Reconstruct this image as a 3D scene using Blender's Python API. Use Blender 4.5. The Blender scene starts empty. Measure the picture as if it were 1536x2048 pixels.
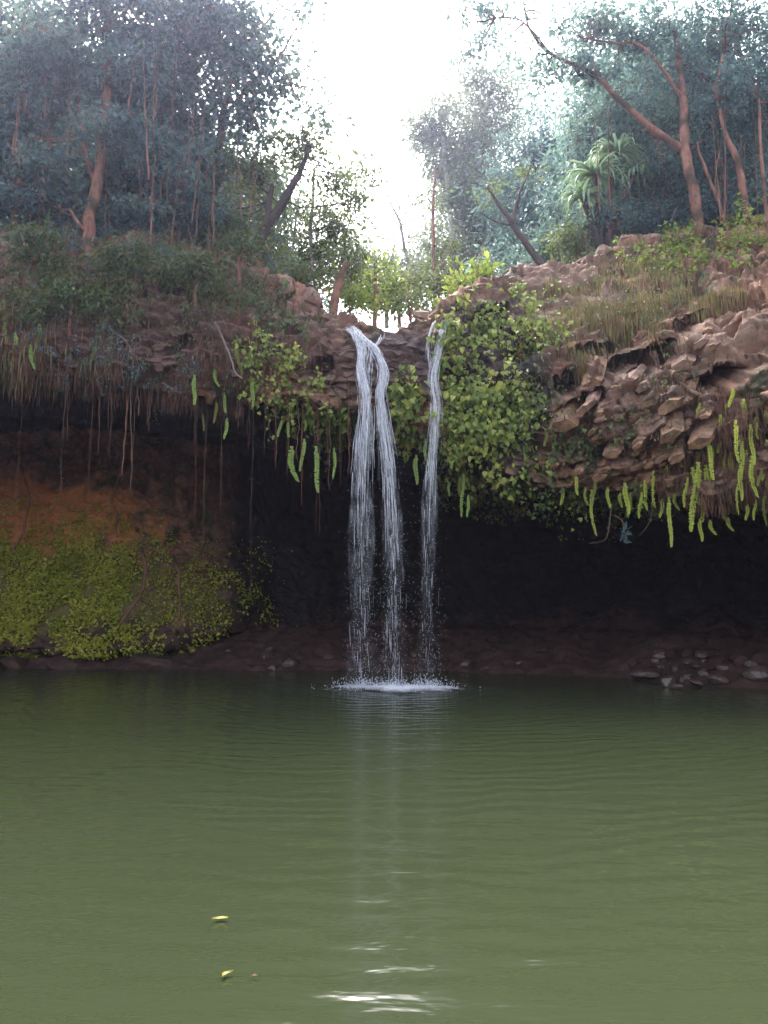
import bpy, math, random
import numpy as np
from mathutils import Vector, Euler
from mathutils.bvhtree import BVHTree
R = math.radians
random.seed(7)
rng = np.random.default_rng(7)
S = bpy.context.scene
C = S.collection

# ------------------------------------------------------------------ camera
F = 1577.0                      # focal length in photo pixels (photo 1536 x 2048)
PITCH = R(6.37); CH = 1.6
cam_d = bpy.data.cameras.new("camera"); cam = bpy.data.objects.new("camera", cam_d); C.objects.link(cam)
cam.location = (0, 0, CH); cam.rotation_euler = (R(90) + PITCH, 0, 0)
cam_d.sensor_fit = 'VERTICAL'; cam_d.sensor_height = 24; cam_d.lens = 24 * F / 2048
cam_d.clip_start = .05; cam_d.clip_end = 1000
S.camera = cam
# ------------------------------------------------------------------ world, sun, exposure
SUN_EL, SUN_AZ = R(52), R(-18)          # azimuth from +Y clockwise: beyond the falls, behind bright cloud
W = bpy.data.worlds.new("World"); S.world = W; W.use_nodes = True
nt = W.node_tree; nt.nodes.clear()
sky = nt.nodes.new('ShaderNodeTexSky'); sky.sky_type = 'NISHITA'; sky.sun_disc = False
sky.sun_elevation = SUN_EL; sky.sun_rotation = SUN_AZ; sky.dust_density = 4.0; sky.air_density = 1.0
hsv = nt.nodes.new('ShaderNodeHueSaturation'); hsv.inputs['Saturation'].default_value = .5
bg = nt.nodes.new('ShaderNodeBackground'); bg.inputs['Strength'].default_value = .15
wo = nt.nodes.new('ShaderNodeOutputWorld')
nt.links.new(sky.outputs[0], hsv.inputs['Color']); nt.links.new(hsv.outputs[0], bg.inputs[0]); nt.links.new(bg.outputs[0], wo.inputs[0])
sd = bpy.data.lights.new("sun", 'SUN'); sd.energy = 1.5; sd.angle = R(35); sd.color = (1, .95, .87)
so = bpy.data.objects.new("sun", sd); C.objects.link(so)
sdir = Vector((math.sin(SUN_AZ) * math.cos(SUN_EL), math.cos(SUN_AZ) * math.cos(SUN_EL), math.sin(SUN_EL)))
so.rotation_euler = sdir.to_track_quat('Z', 'Y').to_euler(); so.location = (0, -20, 40)
S.view_settings.view_transform = 'Standard'; S.view_settings.look = 'None'
S.view_settings.exposure = 2.35; S.view_settings.gamma = 1
HAZE = .0012
S.cycles.max_bounces = 6; S.cycles.diffuse_bounces = 3; S.cycles.glossy_bounces = 2
S.cycles.transmission_bounces = 4; S.cycles.transparent_max_bounces = 24; S.cycles.volume_bounces = 0
S.cycles.use_denoising = True
S.cycles.sample_clamp_indirect = 4

# ------------------------------------------------------------------ helpers
def P(px, py, d):
    """point at world y = d seen at photo pixel (px, py)"""
    px = np.asarray(px, float); py = np.asarray(py, float); d = np.asarray(d, float)
    cx = (px - 768) / F; cy = (1024 - py) / F
    t = d / (math.cos(PITCH) - cy * math.sin(PITCH))
    return np.stack(np.broadcast_arrays(cx * t, d, CH + (cy * math.cos(PITCH) + math.sin(PITCH)) * t), -1)
def proj(p):
    x, y, z = p[..., 0], p[..., 1], p[..., 2] - CH
    f = y * math.cos(PITCH) + z * math.sin(PITCH); u = -y * math.sin(PITCH) + z * math.cos(PITCH)
    f = np.maximum(f, .05)
    return 768 + F * x / f, 1024 - F * u / f
def hsh(i, j, k, s=0):
    h = (i.astype(np.int64) * 73856093) ^ (j.astype(np.int64) * 19349663) ^ (k.astype(np.int64) * 83492791) ^ (s * 2654435761 % 2**31)
    h = (h ^ (h >> 13)) * 1274126177 & 0x7fffffff
    h = (h ^ (h >> 16)) * 668265263 & 0x7fffffff
    return (h & 0xffff) / 65535.0
def vnoise(p, s=0):
    f = np.floor(p); w = p - f; w = w * w * (3 - 2 * w); i, j, k = [f[..., a].astype(np.int64) for a in range(3)]
    r = 0
    for a in (0, 1):
        for b in (0, 1):
            for c in (0, 1):
                r = r + hsh(i + a, j + b, k + c, s) * (w[..., 0] if a else 1 - w[..., 0]) * (w[..., 1] if b else 1 - w[..., 1]) * (w[..., 2] if c else 1 - w[..., 2])
    return r * 2 - 1
def fbm(p, o=4, s=0):
    r = 0; a = 1; t = 0
    for q in range(o):
        r = r + a * vnoise(p * 2 ** q + 17.3 * q, s + q); t += a; a *= .5
    return r / t
def facets(p, s=0, tilt=.8):
    """blocky voronoi steps with a tilted plane per cell; also the crack distance"""
    f = np.floor(p).astype(np.int64); best = np.full(p.shape[:-1], 9e9); sec = best.copy(); val = np.zeros(p.shape[:-1])
    for a in (-1, 0, 1):
        for b in (-1, 0, 1):
            for c in (-1, 0, 1):
                i, j, k = f[..., 0] + a, f[..., 1] + b, f[..., 2] + c
                q = np.stack([i + .15 + .7 * hsh(i, j, k, s), j + .15 + .7 * hsh(i, j, k, s + 1), k + .15 + .7 * hsh(i, j, k, s + 2)], -1)
                dv = p - q; d = (dv ** 2).sum(-1)
                v = hsh(i, j, k, s + 3) * 2 - 1 + tilt * (dv[..., 0] * (hsh(i, j, k, s + 4) * 2 - 1) + dv[..., 2] * (hsh(i, j, k, s + 5) * 2 - 1) * 1.5 + dv[..., 1] * (hsh(i, j, k, s + 6) * 2 - 1))
                m = d < best
                sec = np.where(m, best, np.minimum(sec, d)); val = np.where(m, v, val); best = np.where(m, d, best)
    return val, np.sqrt(sec) - np.sqrt(best)
def sstep(a, b, x):
    t = np.clip((x - a) / (b - a), 0, 1); return t * t * (3 - 2 * t)

def raw_mesh(name, V, Fa, smooth=True):
    V = np.asarray(V, np.float32).reshape(-1, 3)
    me = bpy.data.meshes.new(name)
    if isinstance(Fa, np.ndarray): Fa = [Fa]
    Fa = [f for f in Fa if len(f)]
    nl = sum(f.size for f in Fa); nf = sum(len(f) for f in Fa)
    me.vertices.add(len(V)); me.vertices.foreach_set('co', V.ravel())
    me.loops.add(nl); me.polygons.add(nf)
    me.loops.foreach_set('vertex_index', np.concatenate([f.ravel() for f in Fa]).astype(np.int32))
    tot = np.concatenate([np.full(len(f), f.shape[1]) for f in Fa]); st = np.concatenate([[0], np.cumsum(tot)[:-1]])
    me.polygons.foreach_set('loop_start', st.astype(np.int32))
    me.polygons.foreach_set('use_smooth', np.full(nf, smooth))
    me.update(calc_edges=True)
    return me
def link(name, me, mat, parent=None, loc=None):
    o = bpy.data.objects.new(name, me); C.objects.link(o)
    if mat is not None and not me.materials: me.materials.append(mat)
    if parent is not None: o.parent = parent
    if loc is not None: o.location = loc
    return o
def tag(o, label=None, cat=None, group=None, kind=None):
    if label: o['label'] = label
    if cat: o['category'] = cat
    if group: o['group'] = group
    if kind: o['kind'] = kind
    return o
def empty(name, loc, label, cat, group=None):
    o = bpy.data.objects.new(name, None); C.objects.link(o); o.location = Vector([float(a) for a in loc]); o.empty_display_size = .2
    return tag(o, label, cat, group)
class MB:
    """collects tubes, leaves, prisms as arrays"""
    def __init__(s): s.V = []; s.Q = []; s.T = []; s.n = 0
    def add(s, V, Q=None, T=None):
        V = np.asarray(V, float).reshape(-1, 3)
        if Q is not None and len(Q): s.Q.append(np.asarray(Q) + s.n)
        if T is not None and len(T): s.T.append(np.asarray(T) + s.n)
        s.V.append(V); s.n += len(V)
    def tube(s, pts, rad, sides=6, rough=0):
        pts = np.asarray(pts, float); n = len(pts); rad = np.broadcast_to(np.asarray(rad, float), (n,))
        t = np.gradient(pts, axis=0); t /= np.linalg.norm(t, axis=1)[:, None] + 1e-9
        ref = np.array([1, .13, 0]) if abs(t[:, 0]).mean() < .8 else np.array([0, .1, 1.])
        a = np.cross(t, ref); a /= np.linalg.norm(a, axis=1)[:, None] + 1e-9; b = np.cross(t, a)
        th = np.linspace(0, 2 * np.pi, sides, endpoint=False)
        rr = rad[:, None] * (1 + rough * rng.uniform(-1, 1, (n, sides)))
        V = pts[:, None] + rr[..., None] * (np.cos(th)[None, :, None] * a[:, None] + np.sin(th)[None, :, None] * b[:, None])
        i = np.arange(n - 1)[:, None] * sides; j = np.arange(sides)[None]; k = (j + 1) % sides
        Q = np.stack([i + j, i + k, i + sides + k, i + sides + j], -1).reshape(-1, 4)
        V = np.concatenate([V.reshape(-1, 3), pts[:1], pts[-1:]])
        c0 = n * sides; jj = np.arange(sides); kk = (jj + 1) % sides; l = (n - 1) * sides
        T = np.concatenate([np.stack([kk, jj, jj * 0 + c0], -1), np.stack([l + jj, l + kk, jj * 0 + c0 + 1], -1)])
        s.add(V, Q, T)
    def leaves(s, pos, dr, nr, L, Wd, fold=.25, broad=False):
        """leaf blades folded along the midrib; dr = tip direction, nr = rough normal"""
        pos = np.asarray(pos, float); n = len(pos)
        if n == 0: return
        dr = dr / (np.linalg.norm(dr, axis=1)[:, None] + 1e-9)
        sd_ = np.cross(dr, nr); sd_ /= np.linalg.norm(sd_, axis=1)[:, None] + 1e-9
        nn = np.cross(sd_, dr)
        L = np.broadcast_to(L, (n,))[:, None]; Wd = np.broadcast_to(Wd, (n,))[:, None]
        if not broad:
            V = np.stack([pos, pos + dr * L * .45 + sd_ * Wd * .5 + nn * Wd * fold, pos + dr * L - nn * L * .08, pos + dr * L * .45 - sd_ * Wd * .5 + nn * Wd * fold], 1)
            b = np.arange(n)[:, None] * 4
            s.add(V, None, np.concatenate([b + [0, 2, 1], b + [0, 3, 2]]))
        else:
            V = np.stack([pos, pos - dr * L * .08 + sd_ * Wd * .3 + nn * Wd * fold * .6, pos + dr * L * .25 + sd_ * Wd * .5 + nn * Wd * fold,
                          pos + dr * L * .65 + sd_ * Wd * .28 + nn * Wd * fold * .6, pos + dr * L - nn * L * .15,
                          pos + dr * L * .65 - sd_ * Wd * .28 + nn * Wd * fold * .6, pos + dr * L * .25 - sd_ * Wd * .5 + nn * Wd * fold,
                          pos - dr * L * .08 - sd_ * Wd * .3 + nn * Wd * fold * .6, pos + dr * L * .4], 1)
            b = np.arange(n)[:, None] * 9
            s.add(V, None, np.concatenate([b + [0, 2, 1], b + [0, 8, 2], b + [8, 3, 2], b + [8, 4, 3], b + [8, 5, 4], b + [8, 6, 5], b + [0, 6, 8], b + [0, 7, 6]]))
    def mesh(s, name, smooth=True, origin=None):
        V = np.concatenate(s.V)
        if origin is not None: V = V - np.asarray(origin)
        fa = []
        if s.Q: fa.append(np.concatenate(s.Q))
        if s.T: fa.append(np.concatenate(s.T))
        return raw_mesh(name, V, fa, smooth)
    def build(s, name, mat, parent=None, smooth=True, at=None):
        """at = origin of the object in world space (parent sits there too)"""
        o = link(name, s.mesh(name, smooth, at), mat, parent)
        if parent is None and at is not None: o.location = Vector([float(a) for a in at])
        return o
def spline(pts, n):
    pts = np.asarray(pts, float); m = len(pts)
    u = np.linspace(0, m - 1, n); i = np.clip(np.floor(u).astype(int), 0, m - 2); t = (u - i)[:, None]
    g = lambda k: pts[np.clip(k, 0, m - 1)]
    a, b, c, d = g(i - 1), g(i), g(i + 1), g(i + 2)
    return .5 * (2 * b + (c - a) * t + (2 * a - 5 * b + 4 * c - d) * t ** 2 + (3 * b - a - 3 * c + d) * t ** 3)
def unit(n): 
    v = rng.normal(size=(n, 3)); return v / np.linalg.norm(v, axis=1)[:, None]

# ------------------------------------------------------------------ materials
def new_mat(name):
    m = bpy.data.materials.new(name); m.use_nodes = True; nt = m.node_tree; nt.nodes.clear()
    out = nt.nodes.new('ShaderNodeOutputMaterial'); return m, nt, out
def N(nt, t, **k):
    n = nt.nodes.new(t)
    for a, b in k.items():
        if a in n.inputs: n.inputs[a].default_value = b
        else: setattr(n, a, b)
    return n
def ramp(nt, fac, stops):
    r = nt.nodes.new('ShaderNodeValToRGB'); e = r.color_ramp.elements
    while len(e) > 1: e.remove(e[-1])
    e[0].position = stops[0][0]; e[0].color = (*stops[0][1], 1)
    for p, c in stops[1:]:
        x = e.new(p); x.color = (*c, 1)
    nt.links.new(fac, r.inputs[0]); return r.outputs[0]
def mixc(nt, f, a, b, mode='MIX'):
    m = nt.nodes.new('ShaderNodeMix'); m.data_type = 'RGBA'; m.blend_type = mode
    for s, v in ((m.inputs[0], f), (m.inputs[6], a), (m.inputs[7], b)):
        if hasattr(v, 'is_output'): nt.links.new(v, s)
        else: s.default_value = v if not isinstance(v, tuple) else (*v, 1)
    return m.outputs[2]
def leaf_mat(name, stops, trans=.35, rough=.45, patch=.9, spec=.4):
    m, nt, out = new_mat(name)
    g = N(nt, 'ShaderNodeNewGeometry'); tc = N(nt, 'ShaderNodeTexCoord')
    nz = N(nt, 'ShaderNodeTexNoise', Scale=patch, Detail=2.0); nt.links.new(tc.outputs['Object'], nz.inputs['Vector'])
    ma = N(nt, 'ShaderNodeMath', operation='MULTIPLY_ADD'); ma.inputs[1].default_value = .55
    nt.links.new(g.outputs['Random Per Island'], ma.inputs[0])
    mb = N(nt, 'ShaderNodeMath', operation='MULTIPLY_ADD'); mb.inputs[1].default_value = 1.1; mb.inputs[2].default_value = -.32
    nt.links.new(nz.outputs['Fac'], mb.inputs[0]); nt.links.new(mb.outputs[0], ma.inputs[2])
    col = ramp(nt, ma.outputs[0], stops)
    p = N(nt, 'ShaderNodeBsdfPrincipled', Roughness=rough); p.inputs['Specular IOR Level'].default_value = spec
    t = N(nt, 'ShaderNodeBsdfTranslucent'); nt.links.new(col, p.inputs['Base Color'])
    tcol = mixc(nt, .22, col, (.32, .38, .10)); nt.links.new(tcol, t.inputs[0])
    mx = N(nt, 'ShaderNodeMixShader'); mx.inputs[0].default_value = trans
    nt.links.new(p.outputs[0], mx.inputs[1]); nt.links.new(t.outputs[0], mx.inputs[2]); nt.links.new(mx.outputs[0], out.inputs[0])
    return m
def bark_mat(name, a, b, scale=6, rough=.85):
    m, nt, out = new_mat(name); tc = N(nt, 'ShaderNodeTexCoord')
    mp = N(nt, 'ShaderNodeMapping'); mp.inputs['Scale'].default_value = (1, 1, .22); nt.links.new(tc.outputs['Object'], mp.inputs[0])
    nz = N(nt, 'ShaderNodeTexNoise', Scale=float(scale), Detail=6.0, Roughness=.7); nt.links.new(mp.outputs[0], nz.inputs['Vector'])
    col = ramp(nt, nz.outputs['Fac'], [(.3, a), (.7, b)])
    n2 = N(nt, 'ShaderNodeTexNoise', Scale=1.3, Detail=3.0); nt.links.new(tc.outputs['Object'], n2.inputs['Vector'])
    f2 = ramp(nt, n2.outputs['Fac'], [(.5, (0, 0, 0)), (.62, (1, 1, 1))])
    col = mixc(nt, f2, col, tuple(x * .55 + y for x, y in zip(a, (.01, .02, .005))))
    p = N(nt, 'ShaderNodeBsdfPrincipled', Roughness=rough); nt.links.new(col, p.inputs['Base Color'])
    bp = N(nt, 'ShaderNodeBump', Strength=.5, Distance=.02); nt.links.new(nz.outputs['Fac'], bp.inputs['Height']); nt.links.new(bp.outputs[0], p.inputs['Normal'])
    nt.links.new(p.outputs[0], out.inputs[0]); return m
def rock_mat(name, dark, mid, lite, moss=.0, attr=False, rough=.75, wet=False):
    m, nt, out = new_mat(name); tc = N(nt, 'ShaderNodeTexCoord')
    n1 = N(nt, 'ShaderNodeTexNoise', Scale=1.1, Detail=8.0, Roughness=.65); nt.links.new(tc.outputs['Object'], n1.inputs['Vector'])
    n2 = N(nt, 'ShaderNodeTexNoise', Scale=9.0, Detail=6.0, Roughness=.7); nt.links.new(tc.outputs['Object'], n2.inputs['Vector'])
    vo = N(nt, 'ShaderNodeTexVoronoi', Scale=3.2); nt.links.new(tc.outputs['Object'], vo.inputs['Vector'])
    fa = N(nt, 'ShaderNodeMath', operation='MULTIPLY_ADD'); fa.inputs[1].default_value = .5; nt.links.new(n2.outputs['Fac'], fa.inputs[0])
    fb = N(nt, 'ShaderNodeMath', operation='MULTIPLY_ADD'); fb.inputs[1].default_value = .62; fb.inputs[2].default_value = -.06
    nt.links.new(n1.outputs['Fac'], fb.inputs[0]); nt.links.new(fb.outputs[0], fa.inputs[2])
    col = ramp(nt, fa.outputs[0], [(.36, dark), (.52, mid), (.68, lite)])
    cc = N(nt, 'ShaderNodeSeparateColor'); nt.links.new(vo.outputs['Color'], cc.inputs[0])
    col = mixc(nt, .35, col, ramp(nt, cc.outputs[0], [(0, dark), (.5, mid), (1, lite)]))
    if moss:
        n3 = N(nt, 'ShaderNodeTexNoise', Scale=1.7, Detail=7.0, Roughness=.7); nt.links.new(tc.outputs['Object'], n3.inputs['Vector'])
        col = mixc(nt, ramp(nt, n3.outputs['Fac'], [(.62 - moss, (0, 0, 0)), (.72 - moss, (1, 1, 1))]), col, (.055, .06, .022))
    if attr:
        at = N(nt, 'ShaderNodeAttribute', attribute_name='soil_shade'); at.attribute_type = 'GEOMETRY'
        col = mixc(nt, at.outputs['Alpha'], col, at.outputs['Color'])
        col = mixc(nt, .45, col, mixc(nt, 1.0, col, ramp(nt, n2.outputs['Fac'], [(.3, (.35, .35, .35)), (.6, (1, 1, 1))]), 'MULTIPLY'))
    p = N(nt, 'ShaderNodeBsdfPrincipled', Roughness=rough); nt.links.new(col, p.inputs['Base Color'])
    if wet: p.inputs['Coat Weight'].default_value = .4; p.inputs['Coat Roughness'].default_value = .25
    bp = N(nt, 'ShaderNodeBump', Strength=.7, Distance=.04); nt.links.new(n2.outputs['Fac'], bp.inputs['Height']); nt.links.new(bp.outputs[0], p.inputs['Normal'])
    nt.links.new(p.outputs[0], out.inputs[0]); return m

M = {}
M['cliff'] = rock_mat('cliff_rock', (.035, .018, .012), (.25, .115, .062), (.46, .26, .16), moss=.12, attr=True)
M['basalt'] = rock_mat('basalt', (.04, .02, .012), (.24, .12, .065), (.44, .26, .15), moss=.08)
M['boulder'] = rock_mat('boulder_rock', (.08, .045, .034), (.26, .14, .10), (.40, .26, .19), moss=.05)
M['shore'] = rock_mat('shore_rock', (.03, .02, .017), (.10, .068, .052), (.21, .16, .13), wet=True, rough=.5)
M['earth'] = rock_mat('bank_earth', (.02, .010, .008), (.06, .029, .021), (.12, .065, .048), moss=.02)
M['forest_floor'] = rock_mat('forest_floor', (.03, .025, .015), (.07, .05, .03), (.12, .09, .05), moss=.2)
M['leaf_dark'] = leaf_mat('leaf_dark', [(0, (.03, .065, .08)), (.45, (.075, .15, .18)), (.8, (.17, .27, .23)), (1, (.36, .17, .15))], .5)
M['leaf_teal'] = leaf_mat('leaf_teal', [(0, (.04, .09, .11)), (.5, (.11, .22, .25)), (.9, (.26, .40, .34)), (1, (.34, .22, .2))], .55)
M['leaf_bush'] = leaf_mat('leaf_bush', [(0, (.02, .045, .02)), (.4, (.06, .10, .03)), (.7, (.14, .16, .045)), (1, (.26, .12, .06))], .3)
M['leaf_mid'] = leaf_mat('leaf_mid', [(0, (.035, .06, .025)), (.5, (.09, .13, .045)), (1, (.2, .24, .08))], .45)
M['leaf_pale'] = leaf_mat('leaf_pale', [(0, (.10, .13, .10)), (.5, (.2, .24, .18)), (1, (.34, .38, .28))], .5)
M['leaf_lime'] = leaf_mat('leaf_lime', [(0, (.09, .15, .02)), (.5, (.22, .30, .04)), (1, (.42, .46, .10))], .5)
M['leaf_vine'] = leaf_mat('leaf_vine', [(0, (.05, .09, .025)), (.4, (.18, .24, .05)), (.8, (.42, .44, .10)), (1, (.48, .32, .12))], .3, rough=.5, patch=1.6, spec=.2)
M['leaf_cover'] = leaf_mat('leaf_cover', [(0, (.16, .19, .02)), (.5, (.40, .42, .05)), (1, (.65, .6, .10))], .3, patch=1.2)
M['fern'] = leaf_mat('fern_frond', [(0, (.26, .42, .09)), (.6, (.42, .6, .15)), (1, (.55, .68, .22))], .45, patch=.5)
M['fern_yellow'] = leaf_mat('fern_frond_yellow', [(0, (.40, .48, .06)), (.6, (.6, .68, .12)), (1, (.7, .72, .2))], .45, patch=.5)
M['fern_old'] = leaf_mat('fern_frond_old', [(0, (.16, .17, .04)), (.6, (.30, .33, .08)), (1, (.36, .26, .1))], .35, patch=.5)
M['grass'] = leaf_mat('dry_grass', [(0, (.18, .11, .04)), (.45, (.38, .24, .11)), (.7, (.30, .31, .08)), (1, (.62, .42, .25))], .35)
M['pandanus'] = leaf_mat('pandanus_leaf', [(0, (.12, .22, .12)), (.5, (.25, .38, .24)), (1, (.42, .52, .38))], .4)
M['dead'] = leaf_mat('dead_leaf', [(0, (.12, .06, .025)), (1, (.3, .17, .08))], .2)
M['bark_red'] = bark_mat('bark_red', (.09, .035, .024), (.40, .19, .12), 9)
M['bark_dark'] = bark_mat('bark_dark', (.03, .02, .018), (.10, .06, .05))
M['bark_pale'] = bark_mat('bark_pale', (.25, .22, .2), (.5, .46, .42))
M['root'] = bark_mat('root_bark', (.08, .035, .022), (.30, .15, .095), 20)
M['grey_twig'] = bark_mat('grey_twig', (.12, .09, .075), (.27, .21, .18))
M['root_red'] = bark_mat('root_bark_red', (.14, .05, .025), (.36, .16, .08), 14)

# ------------------------------------------------------------------ cliff, overhang and cave as one shell
K = [  # px, rim, upper, bulge, lip | ceiling back, wall high, wall mid, wall low (py,d)
 (-900, (330,12.0),(480,10.6),(620,10.2),(750,10.4), (900,16),(1100,16),(1200,15.8),(1300,15.5)),
 (-300, (380,15.0),(490,13.8),(620,13.0),(745,13.2), (860,20),(950,19.6),(1120,19),(1290,18)),
 (   0, (455,17.0),(530,15.8),(640,15.1),(745,15.1), (860,21.4),(930,20.9),(1110,20),(1295,18.9)),
 ( 180, (490,17.0),(560,15.9),(660,15.2),(760,15.2), (860,21.6),(950,21.0),(1110,20.1),(1300,18.9)),
 ( 330, (490,17.2),(570,15.9),(680,15.2),(785,15.2), (870,22),(1010,21.4),(1130,20.5),(1285,19.1)),
 ( 450, (485,17.4),(590,15.9),(700,15.1),(800,15.1), (880,22.5),(1060,22.2),(1170,21.2),(1262,20)),
 ( 560, (545,16.8),(615,15.7),(715,15.0),(812,15.1), (900,23),(1080,23),(1200,22.6),(1260,22)),
 ( 690, (640,15.7),(690,15.2),(750,15.1),(805,15.3), (950,23.5),(1080,23.5),(1200,23.5),(1260,23)),
 ( 790, (668,15.6),(690,15.3),(760,15.3),(850,15.6), (960,23.5),(1080,23.5),(1200,23.5),(1260,23)),
 ( 890, (612,15.6),(670,15.2),(770,15.1),(880,15.3), (980,23.5),(1080,23.5),(1200,23.5),(1260,23)),
 (1000, (565,16.2),(650,15.1),(780,14.5),(945,14.7), (1000,23),(1090,23.2),(1200,23),(1260,22.5)),
 (1150, (525,16.8),(640,15.0),(800,14.0),(980,14.2), (1020,22),(1100,22.2),(1200,22),(1260,21.5)),
 (1300, (475,17.2),(620,14.7),(800,13.5),(990,13.6), (1030,20.5),(1110,20.8),(1200,20.5),(1270,20)),
 (1450, (455,17.2),(600,14.3),(780,13.0),(1000,13.1), (1040,19),(1110,19.2),(1200,19),(1280,18)),
 (1700, (400,16.0),(560,13.0),(760,11.8),(1000,11.9), (1040,17),(1110,17),(1200,16.8),(1280,16)),
 (2400, (300,12.0),(500,10.0),(740,9.2),(980,9.3), (1030,14),(1110,14),(1200,14),(1290,13.5)),
]
kpx = np.array([k[0] for k in K], float)
kva = np.array([[c for q in k[1:] for c in q] for k in K], float)      # (nk, 16)
def interp_cols(px):
    px = np.asarray(px, float); i = np.clip(np.searchsorted(kpx, px) - 1, 0, len(kpx) - 2)
    t = (px - kpx[i]) / (kpx[i + 1] - kpx[i]); t = (t * .5 + .5 * t * t * (3 - 2 * t))[:, None]
    return kva[i] * (1 - t) + kva[i + 1] * t
def lipd(px): return float(interp_cols([px])[0][7])
def rimd(px): return float(interp_cols([px])[0][1])
def rimpy(px): return float(interp_cols([px])[0][0])
cols = np.concatenate([np.arange(-900, -60, 22), np.arange(-60, 1600, 2.6), np.arange(1600, 2401, 22)])
kv = interp_cols(cols)
prof = []
rim = P(cols, kv[:, 0], kv[:, 1])
slope = .16 + .30 * sstep(120, 500, np.abs(cols - 790))
for back in (9.0, 3.0, .9):
    q = rim.copy(); q[:, 1] += back; q[:, 2] += back * slope * (1 if back > 2 else .7); q[:, 0] *= (q[:, 1] / rim[:, 1]); prof.append(q)
prof.append(rim)
for a in (1, 2, 3): prof.append(P(cols, kv[:, 2 * a], kv[:, 2 * a + 1]))
lip = prof[-1]
q = lip.copy(); q[:, 1] += .9; q[:, 2] += .25; prof.append(q)
for a in (4, 5, 6, 7): prof.append(P(cols, kv[:, 2 * a], kv[:, 2 * a + 1]))
q = prof[-1].copy(); q[:, 1] += .55; q[:, 2] -= .25; prof.append(q)
q = prof[-1].copy(); q[:, 2] = -1.0; prof.append(q)
prof = np.stack(prof, 1)                       # (ncol, npts, 3)
seg_n = [10, 10, 24, 60, 90, 90, 24, 26, 24, 60, 60, 10, 10]
us = np.concatenate([np.linspace(i, i + 1, n, endpoint=False) for i, n in enumerate(seg_n)] + [[len(seg_n)]])
m = prof.shape[1]
i = np.clip(np.floor(us).astype(int), 0, m - 2); t = (us - i)[None, :, None]
g = lambda k: prof[:, np.clip(k, 0, m - 1)]
a, b, c, d = g(i - 1), g(i), g(i + 1), g(i + 2)
G = .5 * (2 * b + (c - a) * t + (2 * a - 5 * b + 4 * c - d) * t ** 2 + (3 * b - a - 3 * c + d) * t ** 3)
G = .6 * G + .4 * (b * (1 - t) + c * t)
def grid_normals(G):
    n = np.cross(np.gradient(G, axis=0), np.gradient(G, axis=1)); n /= np.linalg.norm(n, axis=-1)[..., None] + 1e-9
    return n
Nn = grid_normals(G)
if Nn[len(cols) // 2, 120, 1] > 0: Nn = -Nn       # face normals towards the viewer
PX, PY = proj(G)
row = np.broadcast_to(us[None, :], PX.shape)
cave = sstep(6.3, 7.2, row)
centre = np.exp(-((PX - 800) / 75) ** 2)
right = sstep(1000, 1200, PX)
GS = G.copy(); GS[..., 2] -= .38 * right * (G[..., 0] - 4) ; GS[..., 0] += .35 * G[..., 2]      # joints lean, tiers climb to the right
fv, crack = facets(GS * np.array([1.7, 1.9, 3.1]) + .5 * fbm(G * 1.6, 3, 5)[..., None], 3, 1.5)
fw, crack2 = facets(GS * np.array([4.6, 4.6, 7.5]) + .3 * fbm(G * 4, 2, 6)[..., None], 11, 1.5)
amp = 1 - .65 * centre
disp = amp * (.34 * fbm(G * .55, 3, 40) + .10 * fbm(G * 2.4, 3, 50))
slopeveg = np.exp(-(((PX - 1220) / 200) ** 2 + ((PY - 610) / 75) ** 2))
disp += (1 - .5 * cave) * (1 - .75 * slopeveg) * ((.10 + .05 * right) * fv * amp + .05 * fw)
disp -= (1 - cave) * (1 - .8 * slopeveg) * .05 * np.exp(-(crack / .09) ** 2) * (.6 + right * .8)
disp += .03 * fbm(G * 9, 4, 60) + .06 * fbm(G * 4.5, 2, 61)
disp = np.where(row < 3.0, disp * .7, disp)
# the dark hollows of the right hand face
hol = np.zeros_like(disp)
for hx, hy, rx, ry, dp in ((1325,708,50,22,1.1),(1450,752,80,30,1.3),(1150,765,38,32,.9),(1170,815,45,20,.8),(1260,720,45,16,.7),(1385,648,34,22,.8),(1285,745,44,14,.5),(1200,700,60,14,.4),(1155,820,40,20,.45),(1395,770,40,10,.2),(1410,585,40,14,.35),(1250,665,30,12,.3),(980,640,45,25,.35),(1060,700,45,22,.4),(1220,900,50,16,.25),(360,700,30,12,.4),(560,590,25,18,.3),(640,730,30,22,.3),(1050,800,30,20,.4)):
    e = ((PX - hx) / rx) ** 2 + ((PY - hy + .28 * (PX - hx)) / ry) ** 2
    hol = np.maximum(hol, dp * (1 - sstep(.6, 1.25, e + .35 * fbm(G * 3, 2, 66))) * ((row > 3) & (row < 6.3)))
G2 = G + Nn * disp[..., None] + hol[..., None] * np.array([.1, 1.5, .55])
N2 = grid_normals(G2)
if N2[len(cols) // 2, 120, 1] > 0: N2 = -N2
nc, nr_ = G2.shape[:2]
idx = np.arange(nc * nr_).reshape(nc, nr_)
Q = np.stack([idx[:-1, :-1], idx[1:, :-1], idx[1:, 1:], idx[:-1, 1:]], -1).reshape(-1, 4)
me = raw_mesh('cliff', G2.reshape(-1, 3), Q, True)
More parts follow.
